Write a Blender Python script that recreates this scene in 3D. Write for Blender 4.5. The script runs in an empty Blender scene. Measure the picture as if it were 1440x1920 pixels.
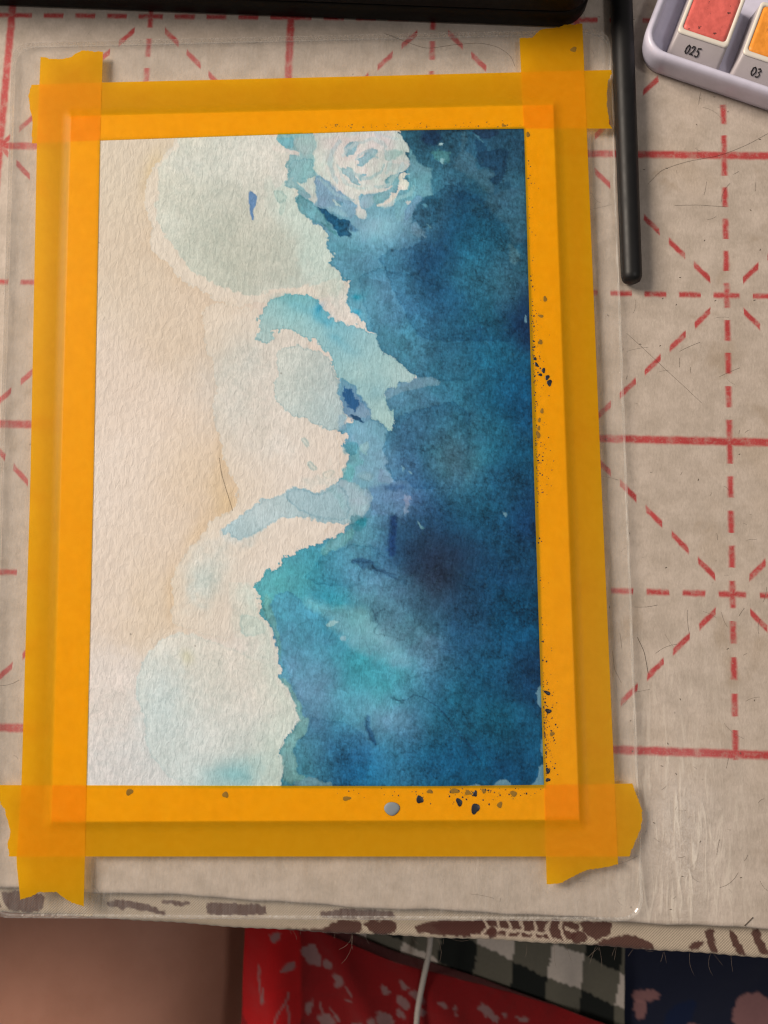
import bpy, math, random
import numpy as np
from mathutils import Matrix, Vector

random.seed(7)
rng = np.random.default_rng(7)
scene = bpy.context.scene
C = scene.collection

# ------------------------------------------------------------------ camera
F_PX = 1557.77                      # focal length in photo pixels (1440 x 1920)
RV = np.array([-0.1209, -0.0305, -0.0294])
TV = np.array([-10.8248, 47.2998, -257.7147])      # millimetres


def rodrigues(r):
    th = np.linalg.norm(r)
    k = r / th
    K = np.array([[0, -k[2], k[1]], [k[2], 0, -k[0]], [-k[1], k[0], 0]])
    return np.eye(3) + math.sin(th) * K + (1 - math.cos(th)) * K @ K


RM = rodrigues(RV)
CAM = -RM.T @ TV
cam_data = bpy.data.cameras.new('camera')
cam = bpy.data.objects.new('camera', cam_data)
C.objects.link(cam)
m = Matrix.Identity(4)
for i in range(3):
    for j in range(3):
        m[i][j] = RM.T[i, j]
    m[i][3] = CAM[i] / 1000
cam.matrix_world = m
cam_data.sensor_fit = 'HORIZONTAL'
cam_data.sensor_width = 36
cam_data.lens = 36 * F_PX / 1440
cam_data.clip_start = 0.01
cam_data.clip_end = 20
cam_data.dof.use_dof = True
cam_data.dof.focus_distance = 0.252
cam_data.dof.aperture_fstop = 16.0
scene.camera = cam

# ------------------------------------------------------------------ light
world = bpy.data.worlds.new('World')
scene.world = world
world.use_nodes = True
bg = world.node_tree.nodes['Background']
bg.inputs[0].default_value = (1.0, 0.90, 0.82, 1)
bg.inputs[1].default_value = 0.135


def area(name, loc, target, size, power, col, size_y=None):
    l = bpy.data.lights.new(name, 'AREA')
    l.energy = power
    l.color = col
    l.size = size
    if size_y:
        l.shape = 'RECTANGLE'
        l.size_y = size_y
    o = bpy.data.objects.new(name, l)
    C.objects.link(o)
    o.location = loc
    o.rotation_euler = (Vector(target) - Vector(loc)).to_track_quat('-Z', 'Y').to_euler()
    return o


area('window_light', (-1.35, 0.62, 1.10), (0.0, 0.0, 0.0), 0.80, 48.0, (1.0, 0.87, 0.73))
area('ceiling_light', (0.74, -0.26, 1.75), (0.05, -0.05, 0.0), 0.22, 4.5, (1.0, 0.95, 0.90))

scene.view_settings.view_transform = 'Standard'
scene.view_settings.look = 'None'
scene.view_settings.exposure = 0.0
scene.view_settings.gamma = 1.0
scene.view_settings.use_curve_mapping = False
scene.render.engine = 'CYCLES'
scene.cycles.use_denoising = True
try:
    scene.cycles.denoiser = 'OPENIMAGEDENOISE'
    scene.cycles.denoising_input_passes = 'RGB_ALBEDO_NORMAL'
    scene.cycles.denoising_prefilter = 'ACCURATE'
except Exception:
    pass
scene.cycles.transparent_max_bounces = 24
scene.cycles.max_bounces = 12
scene.cycles.diffuse_bounces = 8
scene.cycles.filter_width = 1.2

# ------------------------------------------------------------------ helpers


def unproj(px, py, z=0.0):
    """photo pixel -> world point (mm) on the horizontal plane at height z"""
    d = RM.T @ np.array([(px - 720) / F_PX, -(py - 960) / F_PX, -1.0])
    s = (z - CAM[2]) / d[2]
    return CAM + s * d


def unproj_arr(px, py, z):
    dc = np.stack([(px - 720) / F_PX, -(py - 960) / F_PX, -np.ones_like(px)], -1)
    d = dc @ RM
    s = (z - CAM[2]) / d[..., 2]
    return CAM + s[..., None] * d


def project(P):
    c = P @ RM.T + TV
    return 720 + F_PX * c[..., 0] / -c[..., 2], 960 - F_PX * c[..., 1] / -c[..., 2]


def lin(c):
    c = np.asarray(c, float) / 255.0
    return np.where(c <= 0.04045, c / 12.92, ((c + 0.055) / 1.055) ** 2.4)


LIGHT = np.array([1.03, 0.915, 0.775])      # what a white surface returns in this room's light


def pig(c):
    """pigment reflectance of a colour seen in the room's warm light"""
    return np.clip(lin(c) / LIGHT, 0.002, 0.88)


def hash2(xi, yi, seed):
    h = (xi * 374761393 + yi * 668265263 + seed * 974634227) & 0xFFFFFFFF
    h = ((h ^ (h >> 13)) * 1274126177) & 0xFFFFFFFF
    h = ((h ^ (h >> 16)) * 2246822519) & 0xFFFFFFFF
    h = h ^ (h >> 15)
    return (h & 0xFFFFFF) / float(0xFFFFFF)


def vnoise(x, y, seed=0):
    xi = np.floor(x).astype(np.int64)
    yi = np.floor(y).astype(np.int64)
    fx = x - xi
    fy = y - yi
    fx = fx * fx * fx * (fx * (fx * 6 - 15) + 10)
    fy = fy * fy * fy * (fy * (fy * 6 - 15) + 10)
    a = hash2(xi, yi, seed)
    b = hash2(xi + 1, yi, seed)
    c = hash2(xi, yi + 1, seed)
    d = hash2(xi + 1, yi + 1, seed)
    return (a * (1 - fx) + b * fx) * (1 - fy) + (c * (1 - fx) + d * fx) * fy * 1.0


def fbm(x, y, seed=0, octaves=4, gain=0.5):
    s = np.zeros_like(x)
    amp, tot, f = 1.0, 0.0, 1.0
    for o in range(octaves):
        s += amp * vnoise(x * f + 17.3 * o, y * f - 9.1 * o, seed + o * 31)
        tot += amp
        amp *= gain
        f *= 2.03
    return s / tot - 0.5          # about -0.5 .. 0.5


def sstep(a, b, x):
    t = np.clip((x - a) / (b - a), 0, 1)
    return t * t * (3 - 2 * t)


def poly_sd(pts, X, Y):
    """signed distance, negative inside"""
    pts = np.asarray(pts, float)
    d2 = np.full(X.shape, 1e18)
    ins = np.zeros(X.shape, bool)
    n = len(pts)
    for i in range(n):
        x0, y0 = pts[i]
        x1, y1 = pts[(i + 1) % n]
        ex, ey = x1 - x0, y1 - y0
        wx, wy = X - x0, Y - y0
        L = ex * ex + ey * ey + 1e-9
        t = np.clip((wx * ex + wy * ey) / L, 0, 1)
        dx, dy = wx - t * ex, wy - t * ey
        np.minimum(d2, dx * dx + dy * dy, out=d2)
        c = ((y0 <= Y) & (y1 > Y)) | ((y1 <= Y) & (y0 > Y))
        if ey != 0:
            xc = x0 + (Y - y0) / ey * ex
            ins ^= c & (X < xc)
    d = np.sqrt(d2)
    return np.where(ins, -d, d)


def line_d(pts, X, Y):
    d2 = np.full(X.shape, 1e18)
    for (x0, y0), (x1, y1) in zip(pts[:-1], pts[1:]):
        ex, ey = x1 - x0, y1 - y0
        wx, wy = X - x0, Y - y0
        t = np.clip((wx * ex + wy * ey) / (ex * ex + ey * ey + 1e-9), 0, 1)
        np.minimum(d2, (wx - t * ex) ** 2 + (wy - t * ey) ** 2, out=d2)
    return np.sqrt(d2)


def idw(ctrl, X, Y, power=3.0):
    """smooth colour field through (x, y, (r,g,b)) control points"""
    num = np.zeros(X.shape + (3,))
    den = np.zeros(X.shape)
    sg = 2 * (140.0 / power) ** 2
    for x, y, c in ctrl:
        d2 = (X - x) ** 2 + (Y - y) ** 2
        w = np.exp(-d2 / sg) + 2e-4 / (1 + d2 / 900.0)
        num += w[..., None] * pig(c)
        den += w
    return num / den[..., None]


def chaikin(pts, closed=True):
    p = np.asarray(pts, float)
    if len(p) > 60:
        return p
    q = np.roll(p, -1, 0)
    return np.stack([.78 * p + .22 * q, .22 * p + .78 * q], 1).reshape(-1, 2)


class Canvas:
    """pigment per vertex: washes with wet edges laid over each other"""

    def __init__(self, X, Y):
        self.X, self.Y = X, Y
        self.rgb = np.ones(X.shape + (3,)) * 0.8
        self.wx = fbm(X / 26, Y / 26, 1, 5, 0.62)
        self.wy = fbm(X / 26 + 50, Y / 26 + 80, 2, 5, 0.62)
        self.fx = fbm(X / 10, Y / 11, 3, 4, 0.62)
        self.fy = fbm(X / 10 + 31, Y / 11 + 7, 4, 4, 0.62)

    def _box(self, pts, margin):
        pts = np.asarray(pts, float)
        return ((self.X > pts[:, 0].min() - margin) & (self.X < pts[:, 0].max() + margin)
                & (self.Y > pts[:, 1].min() - margin) & (self.Y < pts[:, 1].max() + margin))

    def field(self, ctrl, power=3.0, warp=25):
        self.rgb = idw(ctrl, self.X + warp * self.wx, self.Y + warp * self.wy, power)

    def poly(self, pts, col, op=1.0, soft=1.2, warp=10, rim=0.0, fade=0.0, mul=False, rimw=3.0, halo=0.0, power=3.0, grow=0.0):
        k = self._box(pts, 40 + 3 * halo)
        X, Y = self.X[k], self.Y[k]
        xw, yw = X + warp * self.wx[k], Y + warp * self.wy[k]
        fn = min(15.0, warp * 1.25)
        sd = poly_sd(chaikin(pts), xw + fn * self.fx[k], yw + fn * self.fy[k]) - grow
        a = 1 - sstep(-soft, soft, sd)
        if fade > 0:
            a = a * np.exp(np.minimum(sd, 0) / fade)
        a = a * op
        if isinstance(col, list):
            c = idw(col, xw, yw, power)
        else:
            c = np.broadcast_to(np.asarray(col if mul else pig(col), float), X.shape + (3,))
        old = self.rgb[k]
        new = old * c if mul else c
        res = old * (1 - a[..., None]) + new * a[..., None]
        if rim:
            r = np.exp(-((sd + rimw * 0.6) / (rimw * 0.55)) ** 2) * rim * (0.35 + 1.3 * np.clip(self.wx[k] + .5, 0, 1))
            res = res * (1 - r[..., None] * np.array([0.75, 0.5, 0.42]))
        if halo:
            h = np.where(sd > 0, np.exp(-sd / halo), 0) * 0.07
            res = res * (1 - h[..., None] * np.array([.3, .8, 1.4]))
        self.rgb[k] = res

    def blob(self, x, y, rx, ry, col, op=1.0, rot=0.0, mul=False, warp=14):
        X, Y = self.X + warp * self.wx - x, self.Y + warp * self.wy - y
        c, s = math.cos(rot), math.sin(rot)
        u, v = (X * c + Y * s) / rx, (-X * s + Y * c) / ry
        a = np.exp(-(u * u + v * v)) * op
        k = a > 0.004
        cc = np.asarray(col if mul else pig(col), float)
        old = self.rgb[k]
        new = old * cc if mul else cc
        self.rgb[k] = old * (1 - a[k][..., None]) + new * a[k][..., None]

    def line(self, pts, w, col, op=1.0, warp=8, soft=1.2):
        k = self._box(pts, 20)
        d = line_d(pts, self.X[k] + warp * self.wx[k], self.Y[k] + warp * self.wy[k])
        a = (1 - sstep(w / 2 - soft / 2, w / 2 + soft, d)) * op
        self.rgb[k] = self.rgb[k] * (1 - a[..., None]) + pig(col) * a[..., None]


# ---- mesh helpers (millimetres in, metres out)
def link(name, mesh, mat=None, parent=None, smooth=True):
    o = bpy.data.objects.new(name, mesh)
    C.objects.link(o)
    if mat:
        mesh.materials.append(mat)
    if smooth:
        mesh.polygons.foreach_set('use_smooth', np.ones(len(mesh.polygons), bool))
    if parent:
        o.parent = parent
    return o


def mesh_from(name, V, Fc):
    me = bpy.data.meshes.new(name)
    me.from_pydata([tuple(v) for v in (np.asarray(V) / 1000.0)], [], [tuple(int(i) for i in f) for f in Fc])
    me.validate()
    me.update()
    return me


def grid_mesh(name, P, colors=None):
    """P: (n, m, 3) mm; fast quad grid, optional per-vertex colours"""
    n, mm = P.shape[:2]
    idx = np.arange(n * mm).reshape(n, mm)
    q = np.stack([idx[:-1, :-1], idx[1:, :-1], idx[1:, 1:], idx[:-1, 1:]], -1).reshape(-1, 4)
    a, b, c = P[0, 0], P[1, 0], P[1, 1]
    if np.cross(b - a, c - a)[2] < 0:
        q = q[:, ::-1]
    me = bpy.data.meshes.new(name)
    me.vertices.add(n * mm)
    me.vertices.foreach_set('co', (P.reshape(-1, 3) / 1000.0).ravel().astype(np.float32))
    me.loops.add(q.size)
    me.loops.foreach_set('vertex_index', q.ravel().astype(np.int32))
    me.polygons.add(len(q))
    me.polygons.foreach_set('loop_start', np.arange(0, q.size, 4, dtype=np.int32))
    me.update(calc_edges=True)
    if colors is not None:
        at = me.color_attributes.new('pigment', 'FLOAT_COLOR', 'POINT')
        rgba = np.ones((n * mm, 4), np.float32)
        rgba[:, :3] = colors.reshape(-1, 3)
        at.data.foreach_set('color', rgba.ravel())
    return me


def tube(points, radii, segs=10, caps=True):
    pts = [Vector(p) for p in points]
    V, Fc = [], []
    n = len(pts)
    up = Vector((0, 0, 1))
    for i, p in enumerate(pts):
        t = (pts[min(i + 1, n - 1)] - pts[max(i - 1, 0)]).normalized()
        a = t.cross(up)
        if a.length < 1e-4:
            a = t.cross(Vector((0, 1, 0)))
        a.normalize()
        b = a.cross(t).normalized()
        r = radii[i] if hasattr(radii, '__len__') else radii
        for k in range(segs):
            w = 2 * math.pi * k / segs
            V.append(p + (a * math.cos(w) + b * math.sin(w)) * r)
    for i in range(n - 1):
        for k in range(segs):
            k2 = (k + 1) % segs
            Fc.append((i * segs + k, i * segs + k2, (i + 1) * segs + k2, (i + 1) * segs + k))
    if caps:
        Fc.append(tuple(range(segs))[::-1])
        Fc.append(tuple((n - 1) * segs + k for k in range(segs)))
    return [tuple(v) for v in V], Fc


def rrect(w, h, r, segs=7, cx=0.0, cy=0.0):
    """rounded rectangle loop, counter-clockwise, centred"""
    out = []
    for sx, sy, a0 in ((1, -1, -90), (1, 1, 0), (-1, 1, 90), (-1, -1, 180)):
        for k in range(segs + 1):
            a = math.radians(a0 + 90 * k / segs)
            out.append((cx + sx * (w / 2 - r) + r * math.cos(a), cy + sy * (h / 2 - r) + r * math.sin(a)))
    return out


def loft(loops, cap_first=True, cap_last=True):
    V, Fc = [], []
    n = len(loops[0])
    for L in loops:
        V += L
    for i in range(len(loops) - 1):
        for k in range(n):
            k2 = (k + 1) % n
            Fc.append((i * n + k, i * n + k2, (i + 1) * n + k2, (i + 1) * n + k))
    if cap_first:
        Fc.append(tuple(range(n))[::-1])
    if cap_last:
        b = (len(loops) - 1) * n
        Fc.append(tuple(b + k for k in range(n)))
    return V, Fc


def tag(o, label, cat, group=None, kind=None):
    o['label'] = label
    o['category'] = cat
    if group:
        o['group'] = group
    if kind:
        o['kind'] = kind
    return o


# ---- node helpers
class NT:
    def __init__(self, name):
        self.mat = bpy.data.materials.new(name)
        self.mat.use_nodes = True
        self.t = self.mat.node_tree
        self.t.nodes.clear()
        self.out = self.t.nodes.new('ShaderNodeOutputMaterial')

    def n(self, typ, **kw):
        nd = self.t.nodes.new('ShaderNode' + typ)
        for k, v in kw.items():
            setattr(nd, k, v)
        return nd

    def set(self, sock, v):
        if hasattr(v, 'is_output') or isinstance(v, bpy.types.NodeSocket):
            self.t.links.new(v, sock)
        elif v is not None:
            if hasattr(sock.default_value, '__len__') and not hasattr(v, '__len__'):
                v = (v,) * len(sock.default_value)
            if hasattr(v, '__len__') and len(v) == 3 and len(sock.default_value) == 4:
                v = tuple(v) + (1,)
            sock.default_value = v

    def m(self, op, a, b=None, c=None, clamp=False):
        nd = self.n('Math', operation=op)
        nd.use_clamp = clamp
        for i, v in enumerate((a, b, c)):
            if v is not None:
                self.set(nd.inputs[i], v)
        return nd.outputs[0]

    def noise(self, vec, scale, detail=3, rough=0.5, dist=0.0):
        nd = self.n('TexNoise')
        if vec is not None:
            self.set(nd.inputs['Vector'], vec)
        nd.inputs['Scale'].default_value = scale
        nd.inputs['Detail'].default_value = detail
        nd.inputs['Roughness'].default_value = rough
        nd.inputs['Distortion'].default_value = dist
        return nd.outputs['Fac']

    def mapping(self, vec, scale=(1, 1, 1), loc=(0, 0, 0), rot=(0, 0, 0)):
        nd = self.n('Mapping')
        self.set(nd.inputs['Vector'], vec)
        nd.inputs['Scale'].default_value = scale
        nd.inputs['Location'].default_value = loc
        nd.inputs['Rotation'].default_value = rot
        return nd.outputs[0]

    def ramp(self, fac, a, b, smooth=True):
        nd = self.n('MapRange')
        nd.interpolation_type = 'SMOOTHSTEP' if smooth else 'LINEAR'
        self.set(nd.inputs['Value'], fac)
        self.set(nd.inputs['From Min'], a)
        self.set(nd.inputs['From Max'], b)
        return nd.outputs['Result']

    def mix(self, fac, a, b, blend='MIX'):
        nd = self.n('Mix', data_type='RGBA', blend_type=blend)
        self.set(nd.inputs[0], fac)
        self.set(nd.inputs[6], a)
        self.set(nd.inputs[7], b)
        return nd.outputs[2]

    def obj(self):
        return self.n('TexCoord').outputs['Object']

    def bump(self, height, strength, dist, normal=None):
        nd = self.n('Bump')
        nd.inputs['Strength'].default_value = strength
        nd.inputs['Distance'].default_value = dist
        self.set(nd.inputs['Height'], height)
        if normal is not None:
            self.set(nd.inputs['Normal'], normal)
        return nd.outputs[0]

    def bsdf(self, col, rough=0.6, spec=0.5, normal=None, **kw):
        nd = self.n('BsdfPrincipled')
        self.set(nd.inputs['Base Color'], col)
        self.set(nd.inputs['Roughness'], rough)
        self.set(nd.inputs['Specular IOR Level'], spec)
        if normal is not None:
            self.set(nd.inputs['Normal'], normal)
        for k, v in kw.items():
            self.set(nd.inputs[k.replace('_', ' ')], v)
        return nd.outputs[0]

    def done(self, shader):
        self.t.links.new(shader, self.out.inputs['Surface'])
        return self.mat


def simple_mat(name, col, rough=0.5, spec=0.5, var=0.12, scale=300.0, bump=0.0, bscale=900.0):
    t = NT(name)
    o = t.obj()
    n = t.noise(o, scale, 4, 0.6)
    f = t.m('ADD', t.m('MULTIPLY', t.m('SUBTRACT', n, 0.5), 2 * var), 1.0)
    c = t.mix(1.0, tuple(col), f, 'MULTIPLY')
    nm = t.bump(t.noise(o, bscale, 3), bump, 0.0002) if bump else None
    r = t.m('ADD', t.m('MULTIPLY', t.m('SUBTRACT', n, 0.5), 0.25), rough, clamp=True)
    return t.done(t.bsdf(c, r, spec, nm))


# ------------------------------------------------------------------ heights (mm): felt surface is z = 0
HALF = 46.0
ASP = 1.01
ZB = 2.6           # top of the clear board
PAPER_T = 0.55

# ------------------------------------------------------------------ felt mat


def mat_felt():
    t = NT('felt_printed')
    o = t.obj()
    sep = t.n('SeparateXYZ')
    t.set(sep.inputs[0], o)
    # a little wobble of the printed lines
    wob = t.n('TexNoise')
    t.set(wob.inputs['Vector'], o)
    wob.inputs['Scale'].default_value = 420
    wob.inputs['Detail'].default_value = 4
    wc = t.n('SeparateColor')
    t.set(wc.inputs[0], wob.outputs['Color'])
    ux = t.m('DIVIDE', sep.outputs[0], HALF * ASP / 1000)
    vy = t.m('DIVIDE', sep.outputs[1], -HALF / 1000)
    u = t.m('ADD', t.m('ADD', ux, 2.5), t.m('MULTIPLY', t.m('SUBTRACT', wc.outputs[0], .5), .016))
    v = t.m('ADD', t.m('ADD', vy, 2.5), t.m('MULTIPLY', t.m('SUBTRACT', wc.outputs[1], .5), .016))
    # distance to cell centre, 0..1  (solid lines at even u, odd v)
    tu = t.m('SUBTRACT', 1.0, t.m('PINGPONG', u, 1.0))
    tv = t.m('PINGPONG', v, 1.0)

    def lt(a, w, s=.012):
        return t.m('SUBTRACT', 1.0, t.ramp(a, w - s, w + s))

    solid_u = lt(t.m('SUBTRACT', 1.0, tu), .026)
    solid_v = lt(t.m('SUBTRACT', 1.0, tv), .026)

    def dash(a, off, per, on):
        f = t.m('FRACT', t.m('ADD', t.m('DIVIDE', t.m('SUBTRACT', a, off), per), 4.0))
        # soft ended dash
        d = t.m('ABSOLUTE', t.m('SUBTRACT', f, on / 2))
        return t.m('SUBTRACT', 1.0, t.ramp(d, on / 2 - .03, on / 2 + .04))

    dash_u = t.m('MULTIPLY', lt(tu, .018), dash(tv, .17, .2275, .63))
    dash_v = t.m('MULTIPLY', lt(tv, .018), dash(tu, .17, .2275, .63))
    dg = t.m('MULTIPLY', lt(t.m('ABSOLUTE', t.m('SUBTRACT', tu, tv)), .024), dash(tu, .107, .165, .64))
    dg = t.m('MULTIPLY', dg, t.ramp(tu, .075, .085))
    ink = t.m('MAXIMUM', t.m('MAXIMUM', solid_u, solid_v), t.m('MAXIMUM', t.m('MAXIMUM', dash_u, dash_v), dg))
    # grid is printed only down to its last line
    ink = t.m('MULTIPLY', ink, t.m('SUBTRACT', 1.0, t.ramp(v, 5.03, 5.04)))
    worn = t.m('MULTIPLY', t.ramp(t.noise(o, 260, 5, .7), .30, .55), t.ramp(t.noise(o, 1800, 2), .15, .45))
    ink = t.m('MULTIPLY', ink, t.m('ADD', t.m('MULTIPLY', worn, .48), .46))
    # felt
    big = t.noise(o, 22, 4, .6)
    mid = t.noise(o, 130, 5, .65)
    fine = t.noise(t.mapping(o, (1, .45, 1), rot=(0, 0, .3)), 1500, 3, .7)
    base = t.mix(t.ramp(mid, .3, .72), (.425, .362, .308), (.54, .464, .406))
    base = t.mix(t.m('MULTIPLY', t.ramp(big, .5, .75), .35), base, (.47, .365, .27))
    base = t.mix(t.m('MULTIPLY', t.ramp(t.noise(o, 48, 3, .6, .6), .58, .72), .5), base, (.33, .255, .185))
    fv = t.m('ADD', t.m('MULTIPLY', t.m('SUBTRACT', fine, .5), .40), 1.0)
    base = t.mix(1.0, base, fv, 'MULTIPLY')
    # fine lint: thin dark fibres from stretched, bent noise
    dk = t.ramp(t.noise(o, 330, 2, .5), .735, .79)
    base = t.mix(t.m('MULTIPLY', dk, .5), base, (.12, .10, .085))
    # pale matted fibres
    lf = t.noise(t.mapping(o, (1, .28, 1), rot=(0, 0, .12)), 620, 4, .6, 1.2)
    base = t.mix(t.m('MULTIPLY', t.ramp(lf, .60, .72), .30), base, (.62, .55, .47))
    redc = t.mix(t.ramp(t.noise(o, 190, 3), .35, .7), (.45, .040, .045), (.39, .022, .027))
    # creased band near the front right, its sheen painted in as pale streaks
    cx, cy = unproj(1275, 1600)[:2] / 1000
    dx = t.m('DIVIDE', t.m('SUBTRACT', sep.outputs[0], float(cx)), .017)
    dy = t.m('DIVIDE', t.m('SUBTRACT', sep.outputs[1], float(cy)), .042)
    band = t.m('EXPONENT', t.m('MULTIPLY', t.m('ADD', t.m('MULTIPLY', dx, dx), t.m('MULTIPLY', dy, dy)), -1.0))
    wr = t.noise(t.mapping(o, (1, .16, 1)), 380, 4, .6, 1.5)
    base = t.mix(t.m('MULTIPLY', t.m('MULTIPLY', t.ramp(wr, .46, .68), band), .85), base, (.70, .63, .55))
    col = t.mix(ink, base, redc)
    h = t.m('ADD', t.m('MULTIPLY', mid, .5), t.m('MULTIPLY', fine, .25))
    h = t.m('ADD', h, t.m('MULTIPLY', t.m('MULTIPLY', band, wr), .7))
    nm = t.bump(h, .55, .0005)
    rough = t.m('SUBTRACT', .62, t.m('MULTIPLY', band, .30))
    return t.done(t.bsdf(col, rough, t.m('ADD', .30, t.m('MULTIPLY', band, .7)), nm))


edge_l = unproj(-900, 1614)
edge_r = unproj(2000, 1774)
mat_pts = []
nx = 220
xs = np.linspace(0, 1, nx)
rows = []
back = 330.0
ny = 60
Pm = np.zeros((ny + 3, nx, 3))
for i, s in enumerate(xs):
    e = edge_l + (edge_r - edge_l) * s
    wob = 0.3 * math.sin(s * 31) + 0.2 * math.sin(s * 73 + 1) + .1 * math.sin(s * 190)
    # the felt edge puckers up where it is creased
    lift = 0.0
    for j in range(ny + 3):
        if j == 0:
            Pm[j, i] = (e[0], e[1] + wob, -2.4)
        elif j == 1:
            Pm[j, i] = (e[0], e[1] + wob - .15, -1.2)
        elif j == 2:
            Pm[j, i] = (e[0], e[1] + wob + .15, -.35)
        else:
            f = (j - 3) / (ny - 1)
            f = f ** 1.6
            Pm[j, i] = (e[0], e[1] + wob * (1 - f) + .8 + (back - e[1]) * f, 0.0)
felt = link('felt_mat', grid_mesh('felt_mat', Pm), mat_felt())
tag(felt, 'greyish beige felt mat printed with a red dashed practice grid', 'mat')

LINT = simple_mat('dark_lint', (.17, .14, .115), .8, .2)
aV, aF = [], []
for _ in range(210):
    x = random.uniform(1090, 1440) if random.random() < .7 else random.uniform(-20, 1100)
    y = random.uniform(30, 1730)
    p = unproj(x, y, .06)
    L = random.choice([.5, .6, .8, 1.2, 2, 3, 4.5, 7])
    a = random.uniform(0, 6.28)
    bend = random.uniform(-1.0, 1.0)
    pts_ = []
    for k in range(5):
        pts_.append(tuple(p))
        a += bend / 4
        p = p + np.array([math.cos(a), math.sin(a), 0]) * L / 4
    V, Fc = tube(pts_, .10 if L < .7 else random.uniform(.018, .034), 4)
    b = len(aV)
    aV += V
    aF += [tuple(i + b for i in f) for f in Fc]
lint = link('lint_fibres', mesh_from('lint_fibres', aV, aF), LINT, felt)
lint['kind'] = 'stuff'

# ------------------------------------------------------------------ clear board


def mat_clear(name, haze, tint, gloss_rough=.06, gloss=.03):
    t = NT(name)
    tr = t.n('BsdfTransparent')
    t.set(tr.inputs[0], tint)
    df = t.n('BsdfDiffuse')
    t.set(df.inputs[0], (.9, .88, .86))
    sc = t.noise(t.mapping(t.obj(), (1, .12, 1), rot=(0, 0, .5)), 900, 3, .7)
    hz = t.m('MULTIPLY', t.ramp(sc, .35, .8), haze * 1.4)
    hz = t.m('ADD', hz, haze * .5)
    mx = t.n('MixShader')
    t.set(mx.inputs[0], hz)
    t.t.links.new(tr.outputs[0], mx.inputs[1])
    t.t.links.new(df.outputs[0], mx.inputs[2])
    gl = t.n('BsdfGlossy')
    gl.inputs['Roughness'].default_value = gloss_rough
    mx2 = t.n('MixShader')
    mx2.inputs[0].default_value = gloss
    t.t.links.new(mx.outputs[0], mx2.inputs[1])
    t.t.links.new(gl.outputs[0], mx2.inputs[2])
    return t.done(mx2.outputs[0])


def quad_round(corners, r, segs=8):
    """rounded loop of a convex quad given clockwise or counter-clockwise"""
    out = []
    n = len(corners)
    for i in range(n):
        p = np.asarray(corners[i][:2], float)
        a = np.asarray(corners[i - 1][:2], float)
        b = np.asarray(corners[(i + 1) % n][:2], float)
        da = (a - p) / np.linalg.norm(a - p)
        db = (b - p) / np.linalg.norm(b - p)
        for k in range(segs + 1):
            s = k / segs
            q = (1 - s) ** 2 * (p + da * r) + 2 * s * (1 - s) * p + s * s * (p + db * r)
            out.append(q)
    return out


bc = [unproj(-28, 1722, ZB), unproj(1208, 1729, ZB), unproj(1145, 52, ZB), unproj(21, 79, ZB)]
ctr = sum(b[:2] for b in bc) / 4


def board_loop(inset, z):
    cs = []
    for b in bc:
        d = (b[:2] - ctr)
        cs.append(b[:2] - d / np.linalg.norm(d) * inset * 1.414)
    return [(q[0], q[1], z) for q in quad_round(cs, 7.0 - inset, 8)]


V, Fc = loft([board_loop(.35, .06), board_loop(0, .4), board_loop(0, ZB - .4), board_loop(.35, ZB)])
bm_ = mesh_from('clear_board', V, Fc)
board = link('clear_board', bm_, None, None, smooth=False)
bm_.materials.append(mat_clear('clear_acrylic', .045, (.992, .992, .99)))
bm_.materials.append(mat_clear('clear_acrylic_edge', .24, (.955, .955, .95), .12, .10))
for p in bm_.polygons:
    p.material_index = 0 if abs(p.normal.z) > .95 else 1
tag(board, 'clear rounded acrylic board lying on the felt under the taped painting', 'board')

# ------------------------------------------------------------------ painting


def pp(pts):
    return pts


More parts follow.
